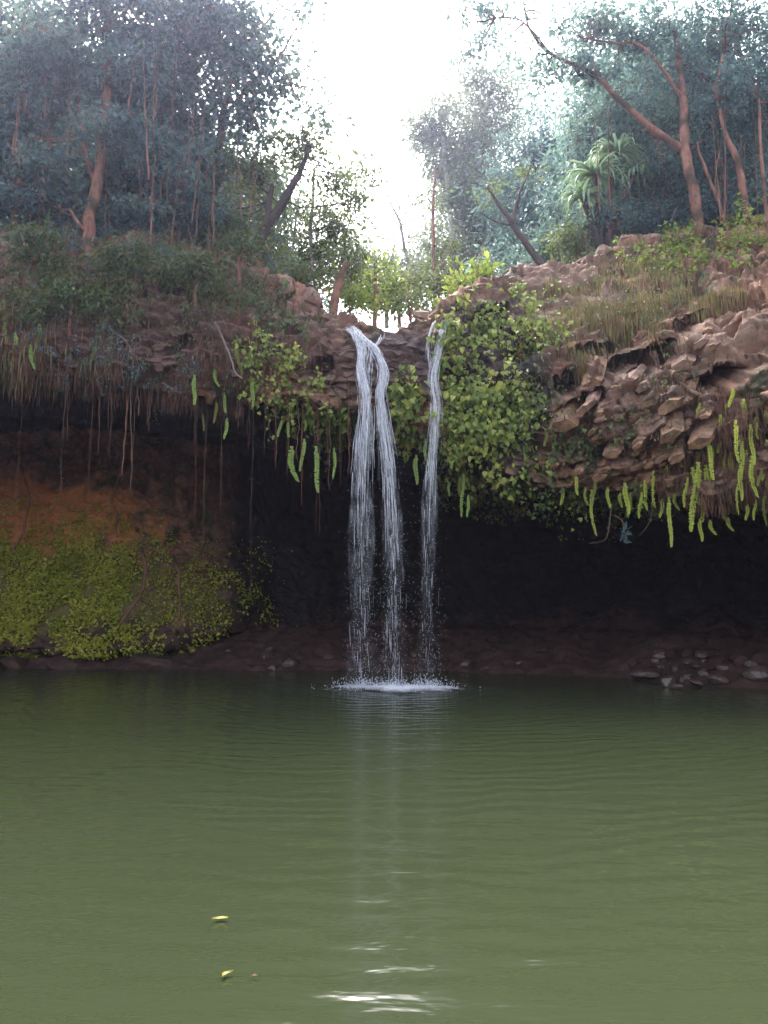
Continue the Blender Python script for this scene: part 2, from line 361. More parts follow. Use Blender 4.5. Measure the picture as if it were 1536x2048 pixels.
# surface tint (patches of other earth, plus shade put into the colour): rgb + weight
soil_shade = np.zeros(G2.shape[:2] + (4,), np.float32); soil_shade[..., :3] = (.15, .1, .08)
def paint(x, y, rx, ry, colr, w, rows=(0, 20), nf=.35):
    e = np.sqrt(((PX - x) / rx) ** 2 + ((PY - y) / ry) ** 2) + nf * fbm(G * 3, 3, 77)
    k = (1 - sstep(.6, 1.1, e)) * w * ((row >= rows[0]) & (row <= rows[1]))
    soil_shade[..., :3] = soil_shade[..., :3] * (1 - k[..., None]) + np.array(colr) * k[..., None]
    soil_shade[..., 3] = np.maximum(soil_shade[..., 3], k)
paint(530, 600, 130, 90, (.50, .24, .13), .85, (2, 6))
paint(620, 640, 110, 60, (.34, .19, .14), .75, (2, 6))
paint(60, 490, 90, 60, (.30, .24, .2), .6, (2, 6), .8)
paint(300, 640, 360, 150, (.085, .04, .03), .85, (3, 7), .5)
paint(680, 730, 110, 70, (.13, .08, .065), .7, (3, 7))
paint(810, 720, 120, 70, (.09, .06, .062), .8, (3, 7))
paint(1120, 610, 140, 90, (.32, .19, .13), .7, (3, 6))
paint(1000, 780, 130, 210, (.022, .016, .014), .9, (3.4, 7))  # shade painted into the rock, seen as dark gaps between vine leaves
paint(1440, 700, 130, 60, (.48, .30, .2), .7, (3, 6), .7)
paint(1340, 830, 140, 70, (.33, .24, .19), .7, (3, 6), .7)
paint(1450, 920, 160, 80, (.15, .085, .045), .7, (4, 7), .5)
cave_shade = sstep(6.0, 6.6, row) * (1 - sstep(0, 1, (500 - PX) / 120) * (row > 8.0))
k = cave_shade[..., None]; soil_shade[..., :3] = soil_shade[..., :3] * (1 - k) + np.array((.010, .008, .007)) * k; soil_shade[..., 3] = np.maximum(soil_shade[..., 3], cave_shade * .97)  # near-black tint puts the darkness of the cave into its rock colour
paint(60, 1040, 330, 105, (.62, .24, .07), .9, (8.6, 12), .6)
paint(130, 1200, 330, 110, (.17, .15, .03), .9, (8, 12), .5)
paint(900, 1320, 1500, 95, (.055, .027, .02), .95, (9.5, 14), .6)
paint(1260, 790, 170, 110, (.14, .068, .036), .6, (3.4, 7), .5)  # rock tinted darker to paint shade in the gaps between the columns
ca = me.color_attributes.new('soil_shade', 'FLOAT_COLOR', 'POINT'); ca.data.foreach_set('color', soil_shade.reshape(-1, 4).ravel())
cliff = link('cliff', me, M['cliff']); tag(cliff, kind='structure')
tree_bvh = BVHTree.FromPolygons([Vector(v) for v in G2[::2, ::2].reshape(-1, 3)],
    (lambda ii: np.stack([ii[:-1, :-1], ii[1:, :-1], ii[1:, 1:], ii[:-1, 1:]], -1).reshape(-1, 4).tolist())(np.arange(G2[::2, ::2].shape[0] * G2[::2, ::2].shape[1]).reshape(G2[::2, ::2].shape[:2])))
camv = Vector((0, 0, CH))
def hit(px, py, default=None):
    q = Vector(P(px, py, 10.)) - camv; q.normalize()
    loc, nn, _, dist = tree_bvh.ray_cast(camv, q)
    if loc is None: return None, None
    if nn.y > 0: nn = -nn
    return np.array(loc), np.array(nn)
def hit_face(px, py, off=.05):
    """a point on the front face seen at px,py; falls back to the depth of the lip"""
    l, n = hit(px, py); ld = lipd(px)
    if l is None or l[1] > ld + 1.2: return P(px, py, ld + .1), np.array([0, -1, 0.])
    return l + n * off, n

# ------------------------------------------------------------------ ground: pool bed, bank in the cave, forest floor
shx = np.array([-60, -14, -11, -9.1, -6, -3.1, 1.5, 2.6, 5.0, 5.9, 7.0, 9, 12, 60.])
shy = np.array([10, 12, 17.5, 18.7, 18.5, 18.2, 18.1, 17.5, 16.4, 15.2, 14.6, 13.2, 8, 6.])
gx = np.concatenate([np.linspace(-220, -14, 40), np.linspace(-13.8, 13.8, 360), np.linspace(14, 220, 40)])
gy = np.concatenate([np.linspace(-220, -8, 40), np.linspace(-7.5, 12, 60), np.linspace(12.1, 26, 230), np.linspace(27, 260, 50)])
X, Y = np.meshgrid(gx, gy, indexing='ij'); p3 = np.stack([X, Y, X * 0], -1)
ys = np.interp(X, shx, shy) + .25 * fbm(p3 * 1.2, 3, 90)
Z = np.clip((Y - ys) * .30, -1.2, .8) + (.10 * fbm(p3 * 2.2, 4, 91) + .05 * facets(p3 * 4, 92)[0]) * sstep(-1, .4, Y - ys)
rad = np.hypot(X, np.minimum(Y - 3, 0) * 1.0)                   # unseen bank behind and beside the viewer, added to block sky light
side = np.maximum(rad - np.where(Y < 3, 6.0, 13.0), 0)
Z = np.maximum(Z, np.minimum(side * 1.1 - .6, 5.5 + 1.2 * fbm(p3 * .1, 2, 93)) * (Y < 14) - 1.2 * (Y >= 14))
g2 = np.stack([X, Y, Z], -1); idx = np.arange(Z.size).reshape(Z.shape)
Q = np.stack([idx[:-1, :-1], idx[1:, :-1], idx[1:, 1:], idx[:-1, 1:]], -1).reshape(-1, 4)
gb_ = g2[40:400:2, 90:340:2]; n0, n1 = gb_.shape[:2]; ii = np.arange(n0 * n1).reshape(n0, n1)
ground_bvh = BVHTree.FromPolygons([Vector(v) for v in gb_.reshape(-1, 3)], np.stack([ii[:-1, :-1], ii[1:, :-1], ii[1:, 1:], ii[:-1, 1:]], -1).reshape(-1, 4).tolist())
tag(link('ground', raw_mesh('ground', g2.reshape(-1, 3), Q), M['earth']), kind='structure')
# the forest floor on top of the cliff, rising to both sides of the stream
hx = np.linspace(-160, 160, 140); hy = np.concatenate([np.linspace(20, 60, 60), np.linspace(62, 260, 50)])
X, Y = np.meshgrid(hx, hy, indexing='ij')
Z = 7.6 + np.clip(np.abs(X) - 2, 0, 60) * .30 + (Y - 20) * .04 + .8 * fbm(np.stack([X, Y, X * 0], -1) * .15, 3, 94)
Z = Z - 1.2 * sstep(26, 20, Y)
g3 = np.stack([X, Y, Z], -1); idx = np.arange(Z.size).reshape(Z.shape)
Q = np.stack([idx[:-1, :-1], idx[1:, :-1], idx[1:, 1:], idx[:-1, 1:]], -1).reshape(-1, 4)
tag(link('hillside', raw_mesh('hillside', g3.reshape(-1, 3), Q), M['forest_floor']), kind='structure')
def hill_z(x, y): return 7.6 + max(abs(x) - 2, 0) * .30 + (y - 20) * .04

# ------------------------------------------------------------------ pool
m_, nt, out = new_mat('pool_water'); M['water'] = m_
tc = N(nt, 'ShaderNodeTexCoord')
mp = N(nt, 'ShaderNodeMapping'); mp.inputs['Location'].default_value = (-.15, -14.6, 0); nt.links.new(tc.outputs['Object'], mp.inputs[0])
wv = N(nt, 'ShaderNodeTexWave', wave_type='RINGS', rings_direction='SPHERICAL'); wv.inputs['Scale'].default_value = 1.05; wv.inputs['Distortion'].default_value = 9.0
wv.inputs['Detail'].default_value = 2; wv.inputs['Detail Scale'].default_value = .9; nt.links.new(mp.outputs[0], wv.inputs[0])
mp2 = N(nt, 'ShaderNodeMapping'); mp2.inputs['Scale'].default_value = (1.0, 2.8, 1); nt.links.new(tc.outputs['Object'], mp2.inputs[0])
n1 = N(nt, 'ShaderNodeTexNoise', Scale=1.6, Detail=3.0, Distortion=.6); nt.links.new(mp2.outputs[0], n1.inputs['Vector'])
n2 = N(nt, 'ShaderNodeTexNoise', Scale=5.0, Detail=2.0); nt.links.new(mp2.outputs[0], n2.inputs['Vector'])
s1 = N(nt, 'ShaderNodeMath', operation='MULTIPLY_ADD'); s1.inputs[1].default_value = .35; nt.links.new(wv.outputs['Fac'], s1.inputs[0]); nt.links.new(n1.outputs['Fac'], s1.inputs[2])
s2 = N(nt, 'ShaderNodeMath', operation='MULTIPLY_ADD'); s2.inputs[1].default_value = .18; nt.links.new(n2.outputs['Fac'], s2.inputs[0]); nt.links.new(s1.outputs[0], s2.inputs[2])
bp = N(nt, 'ShaderNodeBump', Strength=.5, Distance=.03); nt.links.new(s2.outputs[0], bp.inputs['Height'])
n3 = N(nt, 'ShaderNodeTexNoise', Scale=.22, Detail=3.0); nt.links.new(tc.outputs['Object'], n3.inputs['Vector'])
col = ramp(nt, n3.outputs['Fac'], [(.3, (.031, .041, .019)), (.7, (.037, .046, .023))])
p = N(nt, 'ShaderNodeBsdfPrincipled', Roughness=.10, IOR=1.33); p.inputs['Specular IOR Level'].default_value = .36; nt.links.new(col, p.inputs['Base Color']); nt.links.new(bp.outputs[0], p.inputs['Normal'])
nt.links.new(p.outputs[0], out.inputs[0])
wx = np.linspace(-15, 15, 60); wy = np.linspace(-8, 20.5, 60); X, Y = np.meshgrid(wx, wy, indexing='ij')
idx = np.arange(X.size).reshape(X.shape); Q = np.stack([idx[:-1, :-1], idx[1:, :-1], idx[1:, 1:], idx[:-1, 1:]], -1).reshape(-1, 4)
tag(link('water', raw_mesh('water', np.stack([X, Y, X * 0], -1).reshape(-1, 3), Q), M['water']), kind='structure')
# stream bed water feeding the falls is hidden above the rim

# ------------------------------------------------------------------ waterfalls
m_, nt, out = new_mat('falling_water'); M['fall'] = m_
p = N(nt, 'ShaderNodeBsdfPrincipled', Roughness=.25); p.inputs['Base Color'].default_value = (.92, .92, .95, 1)
tr = N(nt, 'ShaderNodeBsdfTranslucent'); tr.inputs[0].default_value = (.92, .93, .96, 1)
tp = N(nt, 'ShaderNodeBsdfTransparent'); mx = N(nt, 'ShaderNodeMixShader'); mx.inputs[0].default_value = .5
nt.links.new(p.outputs[0], mx.inputs[1]); nt.links.new(tr.outputs[0], mx.inputs[2])
tc = N(nt, 'ShaderNodeTexCoord'); mp = N(nt, 'ShaderNodeMapping'); mp.inputs['Scale'].default_value = (9, 9, 1.6); nt.links.new(tc.outputs['Object'], mp.inputs[0])
nz = N(nt, 'ShaderNodeTexNoise', Scale=2.2, Detail=4.0, Roughness=.7); nt.links.new(mp.outputs[0], nz.inputs['Vector'])
al = ramp(nt, nz.outputs['Fac'], [(.34, (.16, .16, .16)), (.60, (.88, .88, .88))])
m2 = N(nt, 'ShaderNodeMixShader'); nt.links.new(al, m2.inputs[0]); nt.links.new(tp.outputs[0], m2.inputs[1]); nt.links.new(mx.outputs[0], m2.inputs[2])
nt.links.new(m2.outputs[0], out.inputs[0])
m_, nt, out = new_mat('water_veil'); M['veil'] = m_
p = N(nt, 'ShaderNodeBsdfPrincipled', Roughness=.4); p.inputs['Base Color'].default_value = (.9, .92, .95, 1)
tr = N(nt, 'ShaderNodeBsdfTranslucent'); tr.inputs[0].default_value = (.9, .92, .96, 1); tp = N(nt, 'ShaderNodeBsdfTransparent'); mx = N(nt, 'ShaderNodeMixShader'); mx.inputs[0].default_value = .5
nt.links.new(p.outputs[0], mx.inputs[1]); nt.links.new(tr.outputs[0], mx.inputs[2])
tc = N(nt, 'ShaderNodeTexCoord'); mp = N(nt, 'ShaderNodeMapping'); mp.inputs['Scale'].default_value = (16, 9, .9); nt.links.new(tc.outputs['Object'], mp.inputs[0])
nz = N(nt, 'ShaderNodeTexNoise', Scale=2.0, Detail=6.0, Roughness=.75); nt.links.new(mp.outputs[0], nz.inputs['Vector'])
a1 = ramp(nt, nz.outputs['Fac'], [(.40, (0, 0, 0)), (.68, (.6, .6, .6))])
mp = N(nt, 'ShaderNodeMapping'); mp.inputs['Scale'].default_value = (2.5, 2, 1.1); nt.links.new(tc.outputs['Object'], mp.inputs[0])
nz = N(nt, 'ShaderNodeTexNoise', Scale=2.0, Detail=3.0); nt.links.new(mp.outputs[0], nz.inputs['Vector'])
a2 = ramp(nt, nz.outputs['Fac'], [(.34, (.12, .12, .12)), (.6, (1, 1, 1))])
lw = N(nt, 'ShaderNodeLayerWeight', Blend=.35); a3 = ramp(nt, lw.outputs['Facing'], [(.35, (1, 1, 1)), (.9, (0, 0, 0))])
al = mixc(nt, 1.0, mixc(nt, 1.0, a1, a2, 'MULTIPLY'), a3, 'MULTIPLY')
sx = N(nt, 'ShaderNodeSeparateXYZ'); nt.links.new(tc.outputs['Object'], sx.inputs[0]); mr = N(nt, 'ShaderNodeMapRange'); nt.links.new(sx.outputs[2], mr.inputs[0])
for q_, v_ in ((1, 1.), (2, 6.), (3, .12), (4, 1.15)): mr.inputs[q_].default_value = v_
al = mixc(nt, 1.0, al, mr.outputs[0], 'MULTIPLY')   # the sheet thins out as it falls
m2 = N(nt, 'ShaderNodeMixShader'); nt.links.new(al, m2.inputs[0]); nt.links.new(tp.outputs[0], m2.inputs[1]); nt.links.new(mx.outputs[0], m2.inputs[2]); nt.links.new(m2.outputs[0], out.inputs[0])
def stream(mb, path, wid, n, rmax, top_bias=1.0, smin=.25, smax=1.6, fade=True):
    pts = np.array([P(a, b, c) for a, b, c in path]); wd = np.asarray(wid, float)
    L = 240; sp = spline(pts, L); ww = np.interp(np.linspace(0, 1, L), np.linspace(0, 1, len(wd)), wd)
    dz = np.concatenate([[0], np.cumsum(np.linalg.norm(np.diff(sp, axis=0), axis=1))]); tot = dz[-1]
    for q in range(n):
        if fade and rng.random() < 0: continue
        s0 = tot * rng.uniform(-.03, 1) ** 1 if top_bias == 1 else tot * max(0, rng.uniform(0, 1)) ** top_bias
        if len(path) > 7 and rng.random() < .55 * sstep(.1, .85, s0 / tot): continue
        ln = rng.uniform(smin, smax) * (1 - .72 * sstep(.15, .8, abs(s0) / tot)); s0 = max(s0, 0); s1 = min(s0 + ln, tot)
        if s1 - s0 < .06: continue
        k = max(5, int((s1 - s0) / .06)); ss = np.linspace(s0, s1, k)
        c_ = np.stack([np.interp(ss, dz, sp[:, a]) for a in range(3)], 1); w_ = np.interp(ss, dz, ww)
        ox = np.clip(rng.normal() * .42, -1.1, 1.1); oy = rng.normal() * .35; ph = rng.uniform(0, 6.3)
        wob = np.sin(ss * rng.uniform(5, 9) + ph) * .12 * np.exp(-ss / 1.6) + .05 * np.sin(ss * 3 + ph)
        c_[:, 0] += (ox + wob) * w_; c_[:, 1] += oy * w_ * .5
        r = rng.uniform(.2, 1) ** 1.6 * rmax * .8 * (1 - .5 * sstep(.15, .8, s0 / tot)) * np.sin(np.linspace(.12, 1, k) * np.pi * .97) ** .6 * (1 + .3 * np.sin(ss * 14 + ph))
        mb.tube(c_, np.maximum(r, .0015), 5)
A = [(698,655,15.45),(712,668,15.15),(724,700,14.95),(722,735,14.8),(732,790,14.65),(729,880,14.6),(724,1000,14.55),(722,1180,14.5),(726,1376,14.5)]
A2 = [(704,652,15.4),(722,672,15.1),(742,690,14.95),(750,700,14.9),(768,742,14.75),(762,790,14.65),(768,850,14.6),(778,930,14.55),(784,1050,14.5),(788,1200,14.5),(790,1378,14.5)]
A3 = [(764,665,15.45),(756,684,15.1),(744,700,14.95),(742,740,14.8),(740,800,14.7)]
Cc = [(906,631,15.4),(893,640,15.1),(884,672,14.95),(872,720,14.85),(866,760,14.75),(874,810,14.65),(868,880,14.6),(860,990,14.55),(856,1180,14.5),(850,1372,14.5)]
C2 = [(882,636,15.4),(868,650,15.1),(860,690,14.95),(862,750,14.8),(868,830,14.7)]
def body(mb, path, wid, k=1.0):
    pts = spline(np.array([P(a, b, c) for a, b, c in path]), 160); w_ = np.interp(np.linspace(0, 1, 160), np.linspace(0, 1, len(wid)), wid) * k
    th = np.linspace(0, 2 * np.pi, 14, endpoint=False); j = np.arange(160)
    edge = 1 + .28 * np.sin(j[:, None] * .21 + th[None] * 2) + .25 * fbm(np.stack([j[:, None] * .16 + 0 * th[None], 2 * np.cos(th)[None] + 0 * j[:, None], 2 * np.sin(th)[None] + 0 * j[:, None]], -1), 3, 15)
    V = pts[:, None] + np.stack([np.cos(th)[None] * w_[:, None] * edge, np.sin(th)[None] * w_[:, None] * .35 * edge, 0 * edge], -1)
    i = j[:-1, None] * 14; q = np.arange(14)[None]; kx = (q + 1) % 14; mb.add(V, np.stack([i + q, i + kx, i + 14 + kx, i + 14 + q], -1).reshape(-1, 4))
wf = empty('waterfall', P(758, 1378, 14.5), 'white water falling in two braided streams from the left notch of the cliff', 'waterfall')
for pts, wd, n, rm in ((A, [.12,.13,.12,.12,.13,.16,.20,.24,.28,.30], 330, .012), (A2, [.07,.08,.09,.10,.11,.13,.16,.19,.22,.22], 400, .012)):
    mb = MB(); stream(mb, pts, wd, n, rm)
    stream(mb, pts[:6], wd[:5], 110, .021, 1.2, .2, .8)
    mb.build('stream', M['fall'], wf, at=P(758, 1378, 14.5)); mb = MB(); body(mb, pts, wd, .8); mb.build('veil', M['veil'], wf, at=P(758, 1378, 14.5)); mb = MB()
    if pts is A2: stream(mb, A3, [.08, .07, .06, .05], 50, .014, 1, .2, .7)
    if pts is A2:
        stream(mb, pts[6:], [.07, .08, .1, .06], 60, .02, 1.2, .1, .35)
    if mb.n: tag(mb.build('strands', M['fall'], wf, at=P(758, 1378, 14.5)), kind='stuff')
mb = MB(); stream(mb, Cc, [.08,.07,.08,.09,.10,.11,.13,.15,.18,.20], 230, .011); stream(mb, Cc[:6], [.08,.07,.08,.09], 45, .016, 1.1, .2, .8); stream(mb, C2, [.1,.1,.08,.08], 45, .010, 1, .3, .9)
w2 = mb.build('waterfall', M['fall'], at=P(850, 1372, 14.5)); mb = MB(); body(mb, Cc, [.08,.07,.07,.08,.09,.09,.10,.12,.13,.13]); mb.build('veil', M['veil'], w2, at=P(850, 1372, 14.5))
tag(w2, 'thin single stream of white water right of the braided falls', 'waterfall')
# droplets and fine spray round the falls
mb = MB(); oct_ = np.array([[1,0,0],[-1,0,0],[0,1,0],[0,-1,0],[0,0,2.2],[0,0,-2.2]]) ; of = np.array([[0,2,4],[2,1,4],[1,3,4],[3,0,4],[2,0,5],[1,2,5],[3,1,5],[0,3,5]])
nd = 2800; xs = rng.choice([724, 786, 856], nd, p=[.4, .35, .25]) + rng.normal(0, 16, nd); yy = 1378 - np.abs(rng.normal(0, 1, nd)) ** 1.0 * 230
yy = np.clip(yy, 760, 1376); pp = P(xs, yy, 14.5 + rng.normal(0, .12, nd)); rr = rng.uniform(.002, .006, nd)
V = pp[:, None] + oct_[None] * rr[:, None, None]; V[..., 2] = np.maximum(V[..., 2], .01)
mb.add(V, None, (np.arange(nd)[:, None, None] * 6 + of[None]).reshape(-1, 3))
m_, nt, out = new_mat('spray'); M['spray'] = m_
p = N(nt, 'ShaderNodeBsdfPrincipled', Roughness=.3); p.inputs['Base Color'].default_value = (.8, .82, .88, 1); tp = N(nt, 'ShaderNodeBsdfTransparent'); mx = N(nt, 'ShaderNodeMixShader'); mx.inputs[0].default_value = .5
nt.links.new(tp.outputs[0], mx.inputs[1]); nt.links.new(p.outputs[0], mx.inputs[2]); nt.links.new(mx.outputs[0], out.inputs[0])
ns_ = 1600; a_ = rng.uniform(0, 6.283, ns_); cx_ = rng.choice([-.38, .18, .78], ns_); rr_ = np.abs(rng.normal(0, .28, ns_)); pp = np.stack([cx_ + np.cos(a_) * rr_ * 1.4, 14.45 + np.sin(a_) * rr_, .03 + np.abs(rng.normal(0, .09, ns_)) * np.exp(-rr_)], 1); rr = rng.uniform(.003, .010, ns_)
V = pp[:, None] + oct_[None] * rr[:, None, None]; V[..., 2] = np.maximum(V[..., 2], .01); mb.add(V, None, (np.arange(ns_)[:, None, None] * 6 + of[None]).reshape(-1, 3))
tag(mb.build('spray', M['spray']), 'fine drops falling round the streams of the waterfall', 'spray', kind='stuff')
# foam where the falls hit the pool: low frothy sheet
m_, nt, out = new_mat('foam'); M['foam'] = m_
tc = N(nt, 'ShaderNodeTexCoord'); p = N(nt, 'ShaderNodeBsdfPrincipled', Roughness=.6); p.inputs['Base Color'].default_value = (.8, .82, .84, 1)
at = N(nt, 'ShaderNodeAttribute', attribute_name='froth'); mpf = N(nt, 'ShaderNodeMapping'); mpf.inputs['Scale'].default_value = (.45, 1, 1); nt.links.new(tc.outputs['Object'], mpf.inputs[0]); nz = N(nt, 'ShaderNodeTexNoise', Scale=9.0, Detail=8.0, Roughness=.8); nt.links.new(mpf.outputs[0], nz.inputs['Vector'])
ad = N(nt, 'ShaderNodeMath', operation='ADD'); nt.links.new(at.outputs['Fac'], ad.inputs[0]); nt.links.new(nz.outputs['Fac'], ad.inputs[1])
al = ramp(nt, ad.outputs[0], [(.80, (0, 0, 0)), (1.0, (.45, .45, .45)), ])
sc_ = N(nt, 'ShaderNodeMath', operation='MULTIPLY_ADD'); sc_.inputs[1].default_value = 1.0; sc_.inputs[2].default_value = 0
al = ramp(nt, ad.outputs[0], [(.58, (0, 0, 0)), (1.05, (.8, .8, .8))])
tp = N(nt, 'ShaderNodeBsdfTransparent'); mx = N(nt, 'ShaderNodeMixShader'); nt.links.new(al, mx.inputs[0]); nt.links.new(tp.outputs[0], mx.inputs[1]); nt.links.new(p.outputs[0], mx.inputs[2]); nt.links.new(mx.outputs[0], out.inputs[0])
fx = np.linspace(-1.9, 1.9, 150); fy = np.linspace(-1.1, 1.1, 90); X, Y = np.meshgrid(fx, fy, indexing='ij'); p3 = np.stack([X, Y, X * 0], -1)
e = np.sqrt((X / 1.6) ** 2 + (Y / .8) ** 2)
fr = .62 * (1 - sstep(.1, 1.1, e + .5 * fbm(p3 * 2.2, 3, 70))); core = np.exp(-(((X - .12) / .5) ** 2 + ((Y + .15) / .25) ** 2)) + .6 * np.exp(-(((X - .85) / .4) ** 2 + ((Y + .05) / .25) ** 2)) + .6 * np.exp(-(((X + .55) / .4) ** 2 + ((Y - .1) / .3) ** 2))
fr = fr * (.55 + .6 * np.clip(core, 0, 1))
Z = .012 + np.clip(fr, 0, 1) * (.05 + .05 * fbm(p3 * 7, 3, 71)) + .04 * np.clip(core, 0, 1)
idx = np.arange(X.size).reshape(X.shape); Q = np.stack([idx[:-1, :-1], idx[1:, :-1], idx[1:, 1:], idx[:-1, 1:]], -1).reshape(-1, 4)
me = raw_mesh('foam', np.stack([X, Y, Z], -1).reshape(-1, 3), Q); ca = me.attributes.new('froth', 'FLOAT', 'POINT'); ca.data.foreach_set('value', fr.ravel().astype(np.float32))
fo = link('foam', me, M['foam'], loc=(.16, 14.45, 0)); tag(fo, 'white froth spreading on the pool under the falls', 'foam', kind='stuff')

# ------------------------------------------------------------------ rocks
def ico(sub):
    t = (1 + 5 ** .5) / 2
    V = [(-1,t,0),(1,t,0),(-1,-t,0),(1,-t,0),(0,-1,t),(0,1,t),(0,-1,-t),(0,1,-t),(t,0,-1),(t,0,1),(-t,0,-1),(-t,0,1)]
    Fc = [(0,11,5),(0,5,1),(0,1,7),(0,7,10),(0,10,11),(1,5,9),(5,11,4),(11,10,2),(10,7,6),(7,1,8),(3,9,4),(3,4,2),(3,2,6),(3,6,8),(3,8,9),(4,9,5),(2,4,11),(6,2,10),(8,6,7),(9,8,1)]
    V = [np.array(v) / np.linalg.norm(v) for v in V]
    for _ in range(sub):
        ch = {}; nf = []
        def mid(a, b):
            k = (min(a, b), max(a, b))
            if k not in ch: v = V[a] + V[b]; V.append(v / np.linalg.norm(v)); ch[k] = len(V) - 1
            return ch[k]
        for a, b, c in Fc:
            x, y, z = mid(a, b), mid(b, c), mid(c, a); nf += [(a, x, z), (b, y, x), (c, z, y), (x, y, z)]
        Fc = nf
    return np.array(V), np.array(Fc)
IV, IF = ico(4)
def rock_mesh(name, sx, sy, sz, cuts=9, seed=0):
    r = np.random.default_rng(seed); V = IV.copy()
    for _ in range(cuts):
        n = r.normal(size=3); n /= np.linalg.norm(n); h = r.uniform(.55, .85); dd = V @ n - h
        V = V - np.where(dd > 0, dd * .93, 0)[:, None] * n
    V = V * (1 + .05 * fbm(V * 3 + seed, 3, seed) + .015 * fbm(V * 12 + seed, 2, seed + 1))[:, None]
    return raw_mesh(name, V * np.array([sx, sy, sz]), IF, True)
def rock(name, px, py, d, wpx, hpx, mat, label, group=None, seed=0, rz=0, z=None, cat='rock'):
    q = P(px, py, d); s = d / F * .5
    o = link(name, rock_mesh(name, wpx * s, (wpx + hpx) * .5 * s, hpx * s, 9, seed), mat, loc=Vector([float(v) for v in q])); o.rotation_euler = (0, rng.uniform(-.15, .15), rz)
    if z is not None: o.location.z = z
    return tag(o, label, cat, group)
for n_, (px, py, d, w, h, lb) in enumerate([
    (1290,1348,16.0,56,20,'long flat wet stone at the right shore, behind the pale upright stone'),
    (1334,1364,14.9,34,30,'pale upright stone at the water edge on the right, near the flat slab'),
    (1356,1374,14.6,26,12,'small low stone touching the right foot of the pale upright stone'),
    (1325,1333,17.0,34,13,'small brown stone up the bank behind the pale upright stone'),
    (1406,1349,15.6,22,17,'small rounded stone between the two groups on the right shore'),
    (1436,1360,15.0,44,20,'wide grey stone at the right shore beside the rounded stone'),
    (1392,1366,14.9,30,13,'flat grey stone low at the water left of the wide grey stone'),
    (1442,1338,16.2,46,26,'brown half buried rock on the bank above the wide grey stone'),
    (1516,1346,14.9,62,36,'biggest brown rock at the right edge of the shore'),
    (1075,1337,18.1,20,14,'lone small brown stone on the dark bank right of the falls'),
    (972,1337,18.0,32,12,'black wet stone at the waterline just right of the falls'),
    (1200,1352,17.0,24,10,'small dark stone at the waterline in the middle of the right shore'),
    (560,1342,18.3,36,12,'dark wet stone at the waterline left of the falls'),
    (640,1338,18.5,26,12,'small red brown stone on the bank just left of the falls'),
    (30,1330,18.9,70,34,'big dark rock at the far left under the green mound'),
    (140,1330,18.9,90,40,'dark rounded rock at the foot of the green mound, near its middle'),
    (300,1325,19.0,110,36,'long black rock under the right side of the green mound')]):
    rock('shore_stone', px, py, d, w, h, M['shore'] if px > 900 else M['earth'], lb, 'stones along the shore', seed=n_ + 3, rz=rng.uniform(-.5, .5))
for n_ in range(46):
    px = rng.uniform(1230, 1545) if n_ < 26 else rng.uniform(420, 1240); d = float(np.interp(px, [400, 900, 1000, 1250, 1400, 1536], [18.3, 18.1, 17.6, 16.5, 15.4, 14.7])) + rng.uniform(-.1, 1.2)
    wpx = rng.uniform(13, 36); z = max(0, (d - float(np.interp(px, [400, 900, 1000, 1250, 1400, 1536], [18.3, 18.1, 17.6, 16.5, 15.4, 14.7]))) * .30) + .01
    q = P(px, 1340, d); hh = ground_bvh.ray_cast(Vector((float(q[0]), float(d), 5)), Vector((0, 0, -1)))[0]; z = (hh.z if hh else z) + .02; z = max(z, -.02)
    rock('shore_stone', px, 1340, d, wpx, wpx * rng.uniform(.45, .8), M['shore'] if n_ % 3 else M['earth'], 'small reddish stone lying on the right shore among the larger stones' if n_ < 26 else 'small stone on the dark earth strip along the far shore', 'small stones of the right shore' if n_ < 26 else 'small stones of the far shore', seed=100 + n_, rz=rng.uniform(0, 3), z=z)
for n_, (px, py, d, w, h, lb) in enumerate([
    (1213,508,17.1,50,44,'upright reddish block standing on the skyline of the right rim'),
    (1262,490,17.3,62,40,'wide reddish boulder right of the upright block on the rim'),
    (1305,478,17.4,46,30,'low brown boulder at the upper end of the right rim'),
    (1175,530,17.0,56,30,'flat reddish boulder left of the upright block on the rim'),
    (1120,548,16.9,70,30,'long flat brown boulder midway down the right rim'),
    (1062,566,16.7,60,26,'low brown boulder on the rim above the vine curtain'),
    (1000,580,16.5,58,38,'rounded brown boulder on the rim beside the lime shrub'),
    (905,618,15.9,60,22,'flat brown rock at the lip beside the thin stream'),
    (845,632,15.9,56,22,'reddish flat rock on the lip between the two falls'),
    (660,640,15.9,60,24,'flat purple brown rock at the lip left of the braided falls'),
    (622,600,16.3,60,50,'orange brown rock hump on the rim under the broken stump'),
    (566,580,16.5,70,60,'large orange brown rock hump on the left rim'),
    (700,652,15.7,30,14,'small dark stone at the edge where the braided falls start'),
    (40,480,16.6,70,46,'pale grey boulder at the far left top of the cliff'),
    (105,515,16.2,46,32,'pale grey boulder right of and below the other pale one'),
    (20,520,16.0,36,26,'small pale grey boulder at the left edge under the large one')]):
    rock('boulder', px, py, d, w, h, M['boulder'] if n_ < 13 else M['shore'], lb, 'boulders along the cliff rim', seed=n_ + 40, rz=rng.uniform(-.4, .4), cat='boulder')

